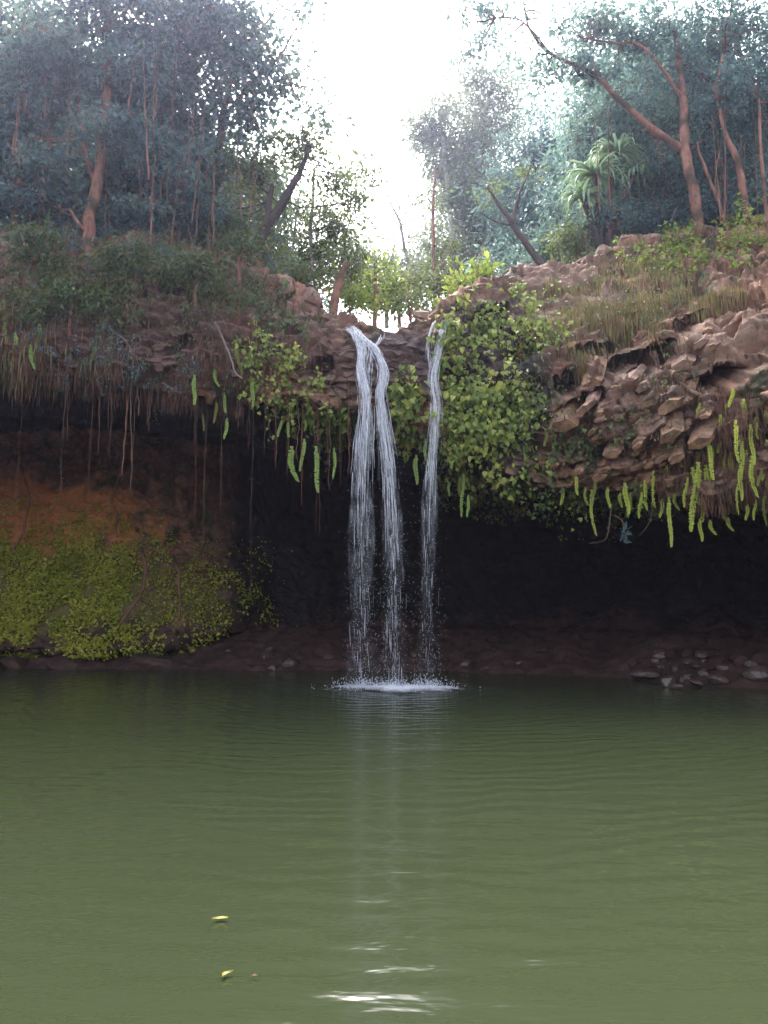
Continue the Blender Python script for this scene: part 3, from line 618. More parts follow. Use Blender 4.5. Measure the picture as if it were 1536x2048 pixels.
# broken basalt columns standing out of the right hand face (parts of the cliff)
nb = 0
done_b = []
for r_i in range(1):
    for c_i in range(1400):
        px = rng.uniform(1110, 1420); py = 930 - rng.uniform(0, 1) * 290
        sz = rng.choice([.07, .11, .16, .21], p=[.3, .3, .25, .15]); rp = sz * 1577 / 13.8
        if nb >= 96 or (py < 800 - .42 * (px - 1050)) or py > 960 - .15 * (px - 1110) : continue
        if any(((px - a) / 1.15) ** 2 + ((py - b) * 1.35) ** 2 < ((rp + c) * 1.12) ** 2 for a, b, c in done_b): continue
        done_b.append((px, py, rp))
        l, n = hit(px, py)
        if l is None or l[1] > lipd(px) + 1.5: continue
        rr = sz; ln = rng.uniform(.5, .9) + sz * .8
        ax = np.array([-.42 + rng.uniform(-.2, .2), -.72, -.55 + rng.uniform(-.22, .22)]); ax /= np.linalg.norm(ax)
        u = np.cross(ax, [0, 0, 1.]); u /= np.linalg.norm(u); v = np.cross(ax, u); ph_ = R(rng.uniform(8, 38)); u, v = u * math.cos(ph_) + v * math.sin(ph_), v * math.cos(ph_) - u * math.sin(ph_); kk = rng.integers(5, 7); th = np.linspace(0, 2 * np.pi, kk, endpoint=False) + rng.uniform(0, 1) + rng.normal(0, .1, kk)
        ring = [];
        for tt, rs in ((-.55, 1.0), (.0, 1.02), (.34, .98), (.40, .88)):
            tilt = (rng.uniform(-.25, .25) if tt > .3 else 0)
            ring.append(ax * tt * ln + rs * rr * (np.cos(th)[:, None] * u * 1.5 + np.sin(th)[:, None] * v * .72) + (ax * tilt * .3)[None] * np.cos(th)[:, None] * rr)
        V = np.concatenate(ring + [[ax * .41 * ln]]); T = []; Qd = []
        for a in range(3):
            for j in range(kk): Qd.append([a * kk + j, a * kk + (j + 1) % kk, (a + 1) * kk + (j + 1) % kk, (a + 1) * kk + j])
        for j in range(kk): T.append([3 * kk + j, 3 * kk + (j + 1) % kk, 4 * kk])
        V = V + .03 * np.stack([fbm(V * 6 + nb + z_, 3, nb + z_) for z_ in (0, 5, 9)], -1)
        o = link('basalt_block', raw_mesh('basalt_block', V, [np.array(Qd), np.array(T)], False), M['basalt'] if nb % 4 else M['boulder'], cliff, loc=Vector([float(q) for q in l - n * rng.uniform(.08, .30)])); nb += 1

# ------------------------------------------------------------------ growth on the cliff
FP = G2.reshape(-1, 3); FN = N2.reshape(-1, 3); FX, FY = [a.ravel() for a in proj(G2)]; FR = row.ravel()
cell = np.linalg.norm(np.cross(np.gradient(G2, axis=0), np.gradient(G2, axis=1)), axis=-1).ravel()
def on_face(ells, n, rows=(2.2, 7.0), soft=.35):
    w = np.zeros(len(FX))
    for x, y, rx, ry in ells:
        e = ((FX - x) / rx) ** 2 + ((FY - y) / ry) ** 2; w = np.maximum(w, 1 - sstep(1 - soft, 1 + soft, e))
    nz_ = fbm(FP * 1.8, 2, 33); w = w * (.04 + sstep(-.12, .16, nz_)) * ((FR > rows[0]) & (FR < rows[1])) * cell
    k = rng.choice(len(w), n, p=w / w.sum()); return FP[k] + rng.normal(0, .02, (n, 3)), FN[k]
def vine(label, ells, n, L, mat, out_=.30, name='climbing_vine', broad=True, cat='vine', down=1.0, rows=(2.2, 7.0), stems=0, clump=5):
    m0 = max(1, n // clump); ps, ns = on_face(ells, m0, rows)
    k = np.repeat(np.arange(m0), clump); n = len(k)
    ps = ps[k]; ns = ns[k]; off = np.abs(rng.normal(0, out_, m0))[k] + rng.uniform(0, .05, n)
    pos = ps + ns * off[:, None] + rng.normal(0, L * .75, (n, 3)) * np.array([1, .5, 1.])
    dr = unit(n) * .7 + np.array([0, -.35, -down * .9]); nr = ns * .6 + unit(n) * .55 + np.array([0, -.35, .45])
    ll = L * rng.uniform(.55, 1.25, n)
    at_ = ps.mean(0); root = empty(name, at_, label, cat)
    mb = MB(); mb.leaves(pos, dr, nr, ll, ll * (.85 if broad else .38), .16, broad); mb.build('foliage', mat, root, smooth=False, at=at_)
    for q in range(stems or 9):
        sb = MB()
        j = rng.integers(n); a_ = pos[j]; c_ = a_ + np.array([rng.normal(0, .25), rng.uniform(0, .1), rng.uniform(.3, .9)]); b_ = (a_ + c_) / 2 + rng.normal(0, .06, 3)
        sb.tube(spline([a_, b_, c_], 7), np.linspace(.004, .008, 7), 4); sb.build('stem', M['root'], root, at=at_)
    return root
vine('wide curtain of broad green and yellowing vine leaves just right of the thin stream', [(960,760,75,110),(1000,850,80,60),(925,840,50,60),(905,700,28,60)], 2600, .118, M['leaf_vine'])
vine('dense leafy vine on the upper corner of the cliff above the right vine curtain', [(1050,620,75,50),(1010,680,60,40),(1100,670,40,30)], 1200, .10, M['leaf_vine'])
vine('leafy vine hanging below the right vine curtain into the dark cave mouth', [(1030,925,60,60),(920,975,50,50),(1000,1000,40,20)], 1000, .105, M['leaf_vine'], rows=(3, 8))
vine('dark green glossy shrub with horizontal leaf layers growing from the right face', [(1085,770,50,25),(1070,830,60,25),(1110,800,40,30)], 800, .14, M['leaf_bush'], out_=.35, name='cliff_shrub', broad=False, cat='shrub')
vine('broad leaved vine between the braided falls and the thin stream', [(800,815,34,38),(835,835,30,26)], 600, .13, M['leaf_vine'])
vine('bright green vine hanging left of the braided falls over the dark cave', [(668,828,42,30),(640,815,40,18),(668,872,16,22)], 620, .12, M['leaf_lime'], rows=(3, 8))
vine('scattered small leaved vine on the rock face left of the braided falls', [(545,745,70,45),(590,790,60,22),(500,690,35,30)], 900, .09, M['leaf_vine'])
vine('patch of small green leaves on the orange rock of the left rim', [(560,640,60,30),(620,660,40,25)], 380, .085, M['leaf_mid'])
vine('low lime green herbs along the top edge of the right cliff under the trees', [(1400,510,100,38),(1330,530,60,25),(1490,480,50,35)], 1500, .10, M['leaf_lime'], name='rim_herbs', cat='plant', down=.2, rows=(1.5, 4.6))
vine('straggling grey green leaves over the middle of the right slope', [(1250,620,100,60),(1200,570,90,35),(1330,600,60,40)], 1300, .075, M['leaf_mid'], name='slope_herbs', broad=False, cat='plant')
vine('thin trailing leaves on the pale rock under the right hand hollows', [(1160,890,60,50),(1240,890,50,35),(1130,960,50,25)], 900, .075, M['leaf_mid'])
vine('fringe of lime leaves along the right lip among the hanging ferns', [(1200,975,100,18),(1300,985,80,16),(1150,1000,40,15)], 800, .075, M['leaf_lime'], rows=(3, 8))
vine('dark bush of small leaves on the far left face below the pale boulders', [(110,600,90,40),(60,560,60,30)], 2600, .10, M['leaf_bush'], out_=.3, name='cliff_shrub', broad=False, cat='shrub')
vine('dark bush of small leaves in the middle of the left face', [(280,620,90,45),(330,560,90,40)], 3000, .10, M['leaf_bush'], out_=.35, name='cliff_shrub', broad=False, cat='shrub')
vine('low teal bush along the left rim under the dense trees', [(380,520,130,40),(250,510,90,40),(470,540,60,35),(130,480,100,30)], 3800, .10, M['leaf_dark'], out_=.35, name='rim_shrub', broad=False, cat='shrub', rows=(1.5, 5))
vine('sparse leafy growth where the left face turns under into the cave', [(430,700,100,60),(250,720,120,40)], 900, .07, M['leaf_mid'], broad=False)
vine('tuft of bright lime shrub on the rim beside the rounded boulder', [(940,600,40,26)], 300, .14, M['leaf_lime'], out_=.3, name='rim_shrub', broad=False, cat='shrub', down=-.4, rows=(1, 4.5))
vine('tangled brown green growth on the slope between the forked trunk and the pale boulders', [(110,545,110,40),(220,540,70,50)], 1500, .075, M['leaf_mid'], broad=False, name='cliff_shrub', cat='shrub', rows=(1.5, 6))
vine('dark leafy tangle right of the forked trunk on the upper left face', [(400,590,110,55),(480,600,60,40)], 3200, .10, M['leaf_bush'], broad=False, name='cliff_shrub', cat='shrub')
vine('small mixed leaves over the lower left face above the thick hanging root', [(200,690,150,50),(330,740,100,30)], 1600, .07, M['leaf_teal'], broad=False)
vine('brown dead leaf litter caught on the left slope under the trees', [(300,560,280,90),(500,560,60,50),(120,520,110,50)], 4200, .08, M['dead'], broad=False, name='leaf_litter', cat='dead leaves', rows=(1.5, 6), out_=.08)
vine('leaf litter and small herbs on the top edge right of the upright reddish block', [(1280,530,140,35),(1180,560,90,30)], 1500, .07, M['leaf_mid'], broad=False, name='rim_herbs', cat='plant', rows=(1.5, 5), out_=.1)
vine('sparse creeper leaves and dead bits spread over the broken columns of the right face', [(1230,790,130,90),(1330,870,90,60),(1350,720,70,40)], 800, .07, M['leaf_mid'], cat='vine', out_=.12)
vine('brown dead leaves caught between the broken columns on the right', [(1260,780,150,110),(1350,650,100,60)], 1000, .07, M['dead'], broad=False, name='leaf_litter', cat='dead leaves', out_=.06)
# hanging dry grass: many thin blades
def hang_grass(label, ells, n, L, mat, wd=.016, cat='grass', name='hanging_grass', rows=(2.2, 7)):
    ps, ns = on_face(ells, n, rows); mb = MB()
    dr = ns * .12 + rng.normal(0, .07, (n, 3)) + np.array([0, -.05, -1.]); ll = L * rng.uniform(.5, 1.5, n)
    mb.leaves(ps + ns * rng.uniform(.02, .15, n)[:, None], dr, ns + unit(n) * .3, ll, ll * .0 + wd, .1); return tag(mb.build(name, mat), label, cat, kind='stuff')
hang_grass('dry pale grass hanging in strands over the middle of the right slope', [(1200,640,120,60),(1300,560,110,50),(1120,590,60,40),(1180,700,40,40),(1420,580,80,40)], 15000, .30, M['grass'])
hang_grass('fine hanging roots and dead grass over the left face and lip', [(300,660,330,130),(120,660,150,110),(200,560,220,90),(450,720,80,80)], 10000, .34, M['root'], .010, name='fine_roots', cat='roots', rows=(2.2, 8))
hang_grass('fine dry roots and moss strands on the broken columns of the right face', [(1250,780,140,100),(1380,820,90,60),(1430,620,90,60)], 2200, .2, M['root'], .009, name='fine_roots', cat='roots', rows=(3, 7))
hang_grass('brown rootlets hanging from the overhang at the right edge', [(1460,890,120,100),(1380,960,100,40)], 3000, .26, M['root'], .011, name='fine_roots', cat='roots', rows=(3, 8))
hang_grass('pale green hanging grass at the far left lip', [(60,690,70,70),(30,600,60,40),(200,690,60,40)], 500, .4, M['grass'], rows=(2.2, 8))

# ground cover on the mound inside the cave
w = ((FR > 8.6) & (FR < 12.1)) * cell * (1 - sstep(-130, 110, 150 * fbm(FP * 1.1, 3, 29) + FX - np.interp(FY, [900, 1000, 1100, 1200, 1300], [150, 230, 400, 500, 420]))) * sstep(980, 1130, FY + 70 * fbm(FP * .9, 3, 21)) * sstep(-.45, .1, fbm(FP * 2.2, 2, 22)) * (FX > -200)
w = w * (.25 + .75 * (FX < 260)) ; n = 30000; k = rng.choice(len(w), n, p=w / w.sum()); ps, ns = FP[k] + rng.normal(0, .04, (n, 3)), FN[k]
mb = MB(); ll = rng.uniform(.03, .095, n); mb.leaves(ps + ns * rng.uniform(.0, .09, n)[:, None], unit(n) * .8 + [0, -.5, -.3], ns * .5 + unit(n) * .5 + [0, -.3, .5], ll, ll * .8, .15, True)
tag(mb.build('ground_cover', M['leaf_cover'], smooth=False), 'yellow green leafy ground cover on the mound inside the cave', 'ground cover', kind='stuff')

# ------------------------------------------------------------------ hanging fern fronds
def frond_mesh(seed, curve=.0):
    r = np.random.default_rng(seed); mb = MB(); n = 44; z = np.linspace(0, -1, n)
    bx = curve * (z ** 2) + .012 * np.sin(z * 7 + seed); by = -.05 * np.sin(z * 2.5)
    pts = np.stack([bx, by, z], 1); mb.tube(pts, np.linspace(.006, .0025, n), 4)
    w = .062 * np.sin(np.linspace(.25, .97, n) * np.pi) ** .35 * np.where(np.linspace(0, 1, n) < .1, .6, 1)
    for s_ in (-1, 1):
        dr = np.stack([np.full(n, s_ * 1.0), r.normal(-.15, .2, n), r.normal(-.25, .12, n)], 1); keep = r.random(n) > .05
        mb.leaves(pts[keep], dr[keep], np.stack([r.normal(0, .25, n), np.full(n, -1.), r.normal(0, .25, n)], 1)[keep], (w * r.uniform(.85, 1.1, n))[keep], .040, .1)
    return mb.mesh('frond', False)
FM = [frond_mesh(s, c) for s, c in ((1, .03), (2, .12), (3, -.10), (4, .05), (5, -.06))]; FY2 = [m.copy() for m in FM]
FO = [m.copy() for m in FM]
for m in FO: m.materials.append(M['fern_old'])
for m in FM: m.materials.append(M['fern'])
for m in FY2: m.materials.append(M['fern_yellow'])
CURVED = frond_mesh(9, .55); CURVED.materials.append(M['fern_yellow'])
ferns = [  # px, top, bottom, label
 (388,750,810,'pale green fern frond hanging alone, leftmost of the bright fronds left of the falls'),(429,738,772,None),(432,803,846,None),(448,784,826,None),
 (455,836,879,'thin fern frond hanging lowest in the leftmost bright cluster, over the black cave'),(505,758,814,'broad green fern frond beside the scattered vine left of the falls'),(471,680,748,None),
 (562,843,874,None),(576,845,874,None),(610,838,862,None),(405,828,862,None),
 (582,893,962,'long fern frond hanging left of the widest one over the black cave'),(608,878,942,None),(633,893,984,'widest and longest bright fern frond left of the braided falls'),(669,896,957,'bright fern frond just below the bright green vine left of the falls'),
 (832,910,968,'single fern frond hanging between the falls'),(850,878,932,None),
 (927,950,1033,'longest frond of the small cluster right of the thin stream'),(919,962,993,None),(937,990,1033,None),(899,965,992,None),
 (1182,980,1070,'long pale frond hanging free below the vine fringe, left of the trailing sprig'),(1190,962,1010,None),(1152,948,990,None),(1126,975,1010,None),(1249,966,1028,None),(1273,950,1002,None),
 (1283,985,1036,None),(1307,942,1014,'yellow green frond standing out above its neighbours right of the trailing sprig'),(1325,998,1034,None),(1337,995,1092,'lowest hanging frond of all under the right overhang'),(1349,988,1020,None),
 (1396,925,1062,'largest bright yellow green frond of the right cluster'),(1386,935,1010,None),(1407,948,1042,'bright frond touching the right side of the largest one'),(1399,1038,1082,None),(1419,1040,1070,None),
 (1428,896,938,None),(1384,878,908,None),(1426,848,888,None),(1492,900,952,None),(1503,912,994,'long narrow frond near the right edge of the photo'),(1523,938,972,None),(1515,846,878,None),(1423,948,992,None),(1475,968,1028,None),(1443,1012,1047,None),
 (1465,778,814,None),(1453,808,842,None),(1488,798,862,None),(1513,828,878,None),(1530,822,858,None),(1400,806,828,None),(1100,842,902,'green frond hanging among leaves under the dark glossy shrub'),(1093,858,892,None),
 (1480,930,1000,None),(1450,900,960,None),(1512,1000,1040,None),(1360,900,935,None),(1496,1010,1040,None),(1240,985,1015,None),(1455,1035,1062,None),
 (1440,830,905,'bright yellow frond at the upper left of the dense right edge cluster'),(1472,840,925,None),(1482,870,960,None),(1500,850,930,None),(1520,900,985,None),(1534,880,960,None),(1418,880,960,None),(1462,905,1000,None),(1530,985,1050,None),(1410,930,1000,None),(1375,955,1015,None),(1290,960,1020,None),(1262,985,1035,None),(1215,975,1015,None),(1170,975,1010,None),
 (30,665,748,'thick green frond clump hanging at the far left lip'),(30,572,608,None),(80,648,698,None),(8,600,700,'long green frond at the left edge of the photo'),(60,690,740,None),(192,690,725,None),(110,560,600,None),
]
for n_, (px, y0, y1, lb) in enumerate(ferns):
    q, _ = hit_face(px, y0, .06); q = P(px, y0, min(q[1], lipd(px) + .2) - .16)
    ln = (y1 - y0) * q[1] / F / .985
    yel = px > 1110
    me = (FO if (lb is None and n_ % 4 == 2) else FY2 if yel else FM)[n_ % 5]
    o = link('fern_frond', me, None, loc=Vector([float(v) for v in q]))
    w_ = .95 * rng.uniform(.8, 1.15) if (y1 - y0) > 45 else .75
    if lb and ('widest' in lb or 'largest' in lb): w_ *= 1.35
    w_ *= .86
    o.scale = (w_, w_, ln); o.rotation_euler = (0, rng.uniform(-.05, .05), rng.uniform(-.7, .7))
    side_ = 'under the right overhang among its cluster' if px > 1110 else ('at the left edge of the cliff' if px < 300 else ('over the cave left of the braided falls' if px < 700 else 'near the thin stream'))
    tag(o, lb or (('small dull olive' if n_ % 4 == 2 else 'small yellow green' if yel else 'small pale green') + ' fern frond hanging ' + side_), 'fern', 'hanging fern fronds' if lb else ('dull ' if n_ % 4 == 2 else '') + 'hanging fern fronds ' + side_)
q, _ = hit_face(1332, 930); o = link('fern_frond', CURVED, None, loc=Vector([float(v) for v in P(1332, 930, q[1] - .08)])); o.scale = (1, 1, .52); tag(o, 'curved frond sweeping sideways under the right overhang', 'fern', 'hanging fern fronds')

# ------------------------------------------------------------------ hanging roots
RT = []
for s in range(6):
    mb = MB(); n = 40; z = np.linspace(0, -1, n); x = .02 * np.sin(z * (6 + s) + s) + .008 * np.sin(z * 31 + s); y = .02 * np.cos(z * 5 + 2 * s)
    mb.tube(np.stack([x, y, z], 1), np.linspace(1, .45, n) * (1 + .25 * np.sin(z * 40)) * .011, 5, .15)
    if s % 2: mb.tube(spline([[x[12], y[12], z[12]], [x[12] + .05, 0, -.5], [x[12] + .03, .02, -.8]], 12), np.linspace(.007, .003, 12), 4)
    me = mb.mesh('root'); me.materials.append(M['root_red'] if s in (0, 3) else M['root']); RT.append(me)
spots = [(255,700,960,1.9),(278,690,840,1.7),(268,700,1000,1.4),(150,560,900,1.0),(322,580,760,1.4),(344,600,760,1.3),(300,640,860,1),(205,640,920,1)] + [(rng.uniform(15, 700), rng.uniform(560, 790), None, rng.uniform(.5, 1.1)) for _ in range(26)] + [(rng.uniform(300, 700), rng.uniform(790, 850), None, .5) for _ in range(14)]
for n_, (px, y0, y1, th) in enumerate(spots):
    if y1 is None: y1 = y0 + rng.choice([60, 120, 200, 340]) * rng.uniform(.6, 1.2)
    if px > 520: y0 = max(y0, 760); y1 = y0 + rng.uniform(80, 260)
    q, _ = hit_face(px, y0, .03); d_ = min(q[1], lipd(px) + .4); q = P(px, y0, d_)
    o = link('hanging_root', RT[n_ % 6], None, loc=Vector([float(v) for v in q])); ln = (y1 - y0) * d_ / F
    o.scale = (th, th, ln); o.rotation_euler = (0, 0, rng.uniform(0, 6.28))
    lb = ['thickest brown root hanging from the left lip down across the black cave', 'pale brown root hanging just right of the thickest one', 'long thin root touching the thickest one and reaching the lowest'][n_] if n_ < 3 else 'thin brown root hanging straight down over the left face and cave'
    tag(o, lb, 'root', 'thin roots hanging over the left face' if n_ >= 3 else 'hanging roots')
LT = []
for s in range(4):
    mb = MB(); n = 30; z = np.linspace(0, -1, n); x = .006 * np.sin(z * (4 + 2 * s) + s) + .003 * np.sin(z * 19 + s); mb.tube(np.stack([x, .006 * np.cos(z * 5 + s), z], 1), np.linspace(.5, 1, n) * .011, 5, .12)
    me = mb.mesh('liana'); me.materials.append(M['bark_red'] if s % 2 else M['root']); LT.append(me)
for n_ in range(58):
    if n_ < 46: px = rng.uniform(20, 520); d_ = rng.uniform(15.9, 17.6); y0 = rng.uniform(60, 420); y1 = y0 + rng.uniform(120, 300)
    else: px = rng.uniform(1130, 1520); d_ = rng.uniform(17.2, 18.2); y0 = rng.uniform(150, 300); y1 = rng.uniform(440, 500)
    o = link('liana', LT[n_ % 4], None, loc=Vector([float(v) for v in P(px, y0, d_)])); ln = (y1 - y0) * d_ / F; th = rng.uniform(.7, 2.4)
    o.scale = (th, th, ln); o.rotation_euler = (rng.uniform(-.05, .05), rng.uniform(-.08, .08), rng.uniform(0, 6.28))
    tag(o, 'thin reddish liana hanging straight down among the left trees' if n_ < 46 else 'thin reddish liana hanging among the dark trees of the right rim', 'liana', 'lianas in the left trees' if n_ < 46 else 'lianas in the right trees')
# single stems and fallen branches
def stick(name, path, r0, r1, mat, label, cat, wob=.0):
    pts = spline([P(*a) for a in path], 26); pts = pts + wob * np.stack([fbm(pts * 3, 2, 5), fbm(pts * 3, 2, 6), fbm(pts * 3, 2, 7)], 1)
    mb = MB(); mb.tube(pts, np.linspace(r0, r1, 26), 7, .08); at_ = pts[0]
    return tag(mb.build(name, mat, at=at_), label, cat)
stick('mound_root', [(282,1095,19.6),(292,1140,19.4),(285,1180,19.0),(262,1215,18.7),(240,1250,18.6)], .05, .035, M['root'], 'bent pale root curving down the green mound in the cave', 'root', .05)
stick('mound_root', [(346,1110,19.9),(358,1150,19.5),(362,1200,19.2),(358,1240,18.8)], .045, .03, M['root'], 'upright thin root on the right part of the green mound', 'root', .05)
stick('mound_root', [(238,955,20.2),(222,1000,19.9),(232,1030,19.7),(234,1075,19.5)], .04, .03, M['root_red'], 'short crooked reddish root at the top of the mound', 'root', .05)
stick('mound_root', [(40,930,20.4),(52,970,20.1),(58,1020,19.8),(30,1100,19.5)], .04, .03, M['root_red'], 'reddish root running down the left top of the mound', 'root', .06)
stick('dead_branch', [(430,645,14.9),(455,700,14.75),(468,740,14.7),(488,756,14.6)], .022, .012, M['grey_twig'], 'pale dead branch leaning on the rock face left of the vines', 'branch', .04)
stick('dead_branch', [(318,503,16.2),(350,520,16.0),(400,535,15.8)], .018, .008, M['grey_twig'], 'thin pale dead branch lying across the bushes on the left rim', 'branch', .03)
stick('dead_branch', [(218,658,14.9),(250,680,14.7),(262,700,14.6)], .014, .008, M['grey_twig'], 'small bare twig sticking out of the left face', 'branch', .03)
stick('dead_branch', [(325,765,14.9),(350,780,14.8),(370,785,14.7)], .012, .006, M['grey_twig'], 'small bare twig at the left lip over the black cave', 'branch', .03)
stick('hanging_vine', [(1222,1010,13.7),(1218,1050,13.6),(1210,1080,13.6),(1180,1086,13.6)], .012, .006, M['root'], 'thin stem curling down under the right lip', 'vine', .03)
stick('hanging_vine', [(1305,1010,13.6),(1298,1045,13.5),(1275,1072,13.5)], .012, .006, M['root'], 'thin stem hanging down right of the leafy sprig', 'vine', .03)
at_ = P(1252, 1075, 13.5); e_ = empty('trailing_sprig', at_, 'leafy sprig hanging free below the right lip over the black cave', 'plant'); mb = MB(); mb.tube(spline([P(1228, 1030, 13.6), P(1246, 1045, 13.5), P(1250, 1082, 13.5)], 12), .008, 5); mb.build('stem', M['root'], e_, at=at_)
mb = MB(); n = 22; mb.leaves(P(1250 + rng.uniform(-8, 8, n), rng.uniform(1050, 1086, n), np.full(n, 13.5)), unit(n) + [0, -.3, -.5], unit(n) + [0, -1, .5], .11, .07, .15, True); mb.build('foliage', M['leaf_dark'], e_, smooth=False, at=at_)

# ------------------------------------------------------------------ floating leaves
def floater(px, py, L, mat, label, rz):
    # where the view ray meets the water
    q = P(px, py, 1.) - [0, 0, CH]; t_ = CH / -q[2]; at_ = np.array([q[0] * t_, q[1] * t_, .012])
    n = 9; t2 = np.linspace(0, 1, n); w_ = np.sin(t2 * np.pi) ** .7 * L * .13 + .002; a = np.array([math.cos(rz), math.sin(rz), 0]); b = np.array([-a[1], a[0], 0])
    mid = a * (t2[:, None] - .5) * L + b * (np.sin(t2 * 3) * .02)[:, None] + np.array([0, 0, 1]) * (.006 * (2 * t2[:, None] - 1) ** 2)
    V = np.stack([mid + b * w_[:, None] + [0, 0, .006], mid, mid - b * w_[:, None] + [0, 0, .004]], 1).reshape(-1, 3)
    Qd = [[3 * i + j, 3 * i + j + 1, 3 * i + j + 4, 3 * i + j + 3] for i in range(n - 1) for j in range(2)]
    o = link('floating_leaf', raw_mesh('leaf', V, np.array(Qd)), mat, loc=Vector([float(v) for v in at_])); tag(o, label, 'leaf')
M['yleaf'] = leaf_mat('yellow_leaf', [(0, (.26, .22, .03)), (1, (.36, .30, .05))], .2)
floater(440, 1845, .08, M['yleaf'], 'yellow fallen leaf floating on the pool, the farther of the two on the left', .1)
floater(456, 1957, .062, M['yleaf'], 'yellow fallen leaf floating nearer the viewer, tilted to the right', .9)
floater(508, 1962, .03, M['dead'], 'tiny brown leaf scrap floating beside the nearer yellow leaf', .2)

# ------------------------------------------------------------------ trees
def limb(mb, a, b, r0, r1, bend=.12, n=14, sides=7):
    a = np.asarray(a, float); b = np.asarray(b, float); L = np.linalg.norm(b - a); m1 = a + (b - a) * .35 + rng.normal(0, bend * L, 3) * .5; m2 = a + (b - a) * .7 + rng.normal(0, bend * L, 3) * .5
    p_ = spline([a, m1, m2, b], n); mb.tube(p_, np.linspace(r0, r1, n), sides, .05); return p_
def crown_pts(lobes, per, spread, clump=24, flat=.75):
    """lobes: px,py,d,rx px,ry px,weight -> leaf positions in clumps on twigs"""
    cs, sz, tips = [], [], []
    for lb in lobes:
        px, py, d, rx, ry = lb[:5]; wt = lb[5] if len(lb) > 5 else 1; s = d / F; c_ = P(px, py, d); a_ = math.pi * rx * s * ry * s
        m_ = max(3, int(1.25 * per * a_ * wt)); u = unit(m_) * (rng.uniform(.05, 1, m_) ** .45)[:, None]
        cs.append(c_ + u * np.array([rx * s, (rx + ry) * .5 * s, ry * s])); tips.append(c_)
    return np.concatenate(cs), tips
def tree(label, trunk, lobes, per=9, clump=40, spread=.21, L=.17, W_=.5, mat='leaf_dark', bark='bark_red', name='tree', branches=(), group=None, limbs=2, twig=True, droop=.4):
    if mat == 'leaf_pale' or (mat == 'leaf_teal' and trunk[0][2] > 25): per *= 2.3; L *= 1.15; spread *= 1.15
    """trunk: px,py,d,radius"""
    tp_ = np.array([P(a, b, c) for a, b, c, _ in trunk]); rr = np.array([t_[3] for t_ in trunk])
    tp_ = np.concatenate([[tp_[0] + [0, .15, -1.1] + (tp_[0] - tp_[1]) * [.2, .2, 0]], tp_]); rr = np.concatenate([[rr[0] * 1.15], rr]); at_ = tp_[0]
    root = empty(name, at_, label, 'tree' if name != 'shrub' else 'shrub', group)
    n = 12 * (len(tp_) - 1) + 1; sp = spline(tp_, n); sp[1:-1] += .04 * np.stack([fbm(sp * 1.7 + 3, 2, 8), fbm(sp * 1.7, 2, 9), fbm(sp, 2, 10)], 1)[1:-1] * 1.2
    mb = MB(); mb.tube(sp, np.interp(np.linspace(0, 1, n), np.linspace(0, 1, len(rr)), rr), 10, .13); mb.build('trunk', M[bark], root, at=at_)
    nodes = [sp[int(n * .45):]]
    for br in branches:
        b_ = np.array([P(a, b, c) for a, b, c, _ in br]); k = 9 * (len(b_) - 1) + 1; q = spline(b_, k); q[1:] += .03 * np.stack([fbm(q * 2 + 3, 2, 8), fbm(q * 2, 2, 9), fbm(q * 2, 2, 10)], 1)[1:]
        bb = MB(); bb.tube(q, np.interp(np.linspace(0, 1, k), np.linspace(0, 1, len(br)), [x[3] for x in br]), 7, .06); bb.build('branch', M[bark], root, at=at_); nodes.append(q[k // 3:])
    cs, tips = crown_pts(lobes, per, spread)
    nodes = np.concatenate(nodes)
    ln_ = []
    for t_ in tips:
        for _ in range(limbs):
            e = t_ + rng.normal(0, .35, 3); j = np.argmin(((nodes - e) ** 2).sum(1) + rng.uniform(0, .6, len(nodes))); r0 = max(.014, rr[-1] * .45)
            bb = MB(); ln_.append(limb(bb, nodes[j], e, r0, .008, .10)); bb.build('branch', M[bark], root, at=at_)
    allp = np.concatenate([nodes] + ln_) if ln_ else nodes
    bb = MB()
    if twig:
        for c_ in cs[rng.random(len(cs)) < min(1, 260 / len(cs))]:
            j = np.argmin(((allp - c_) ** 2).sum(1)); limb(bb, allp[j], c_, .012, .005, .10, 6, 4)
    if bb.n: tag(bb.build('twigs', M[bark], root, at=at_), kind='stuff')
    k = np.repeat(np.arange(len(cs)), clump); n = len(k); g_ = rng.normal(0, 1, (n, 3)) * spread * np.array([1, 1, .6]) * rng.uniform(.5, 1.4, len(cs))[k][:, None]
    pos = cs[k] + g_; dr = g_ / spread * .5 + unit(n) * .8 + np.array([0, 0, -droop]); nr = unit(n) * .7 + np.array([0, 0, .8])
    ll = L * rng.uniform(.6, 1.3, n); mb = MB(); mb.leaves(pos, dr, nr, ll, ll * W_, .15); mb.build('crown', M[mat], root, smooth=False, at=at_)
    return root
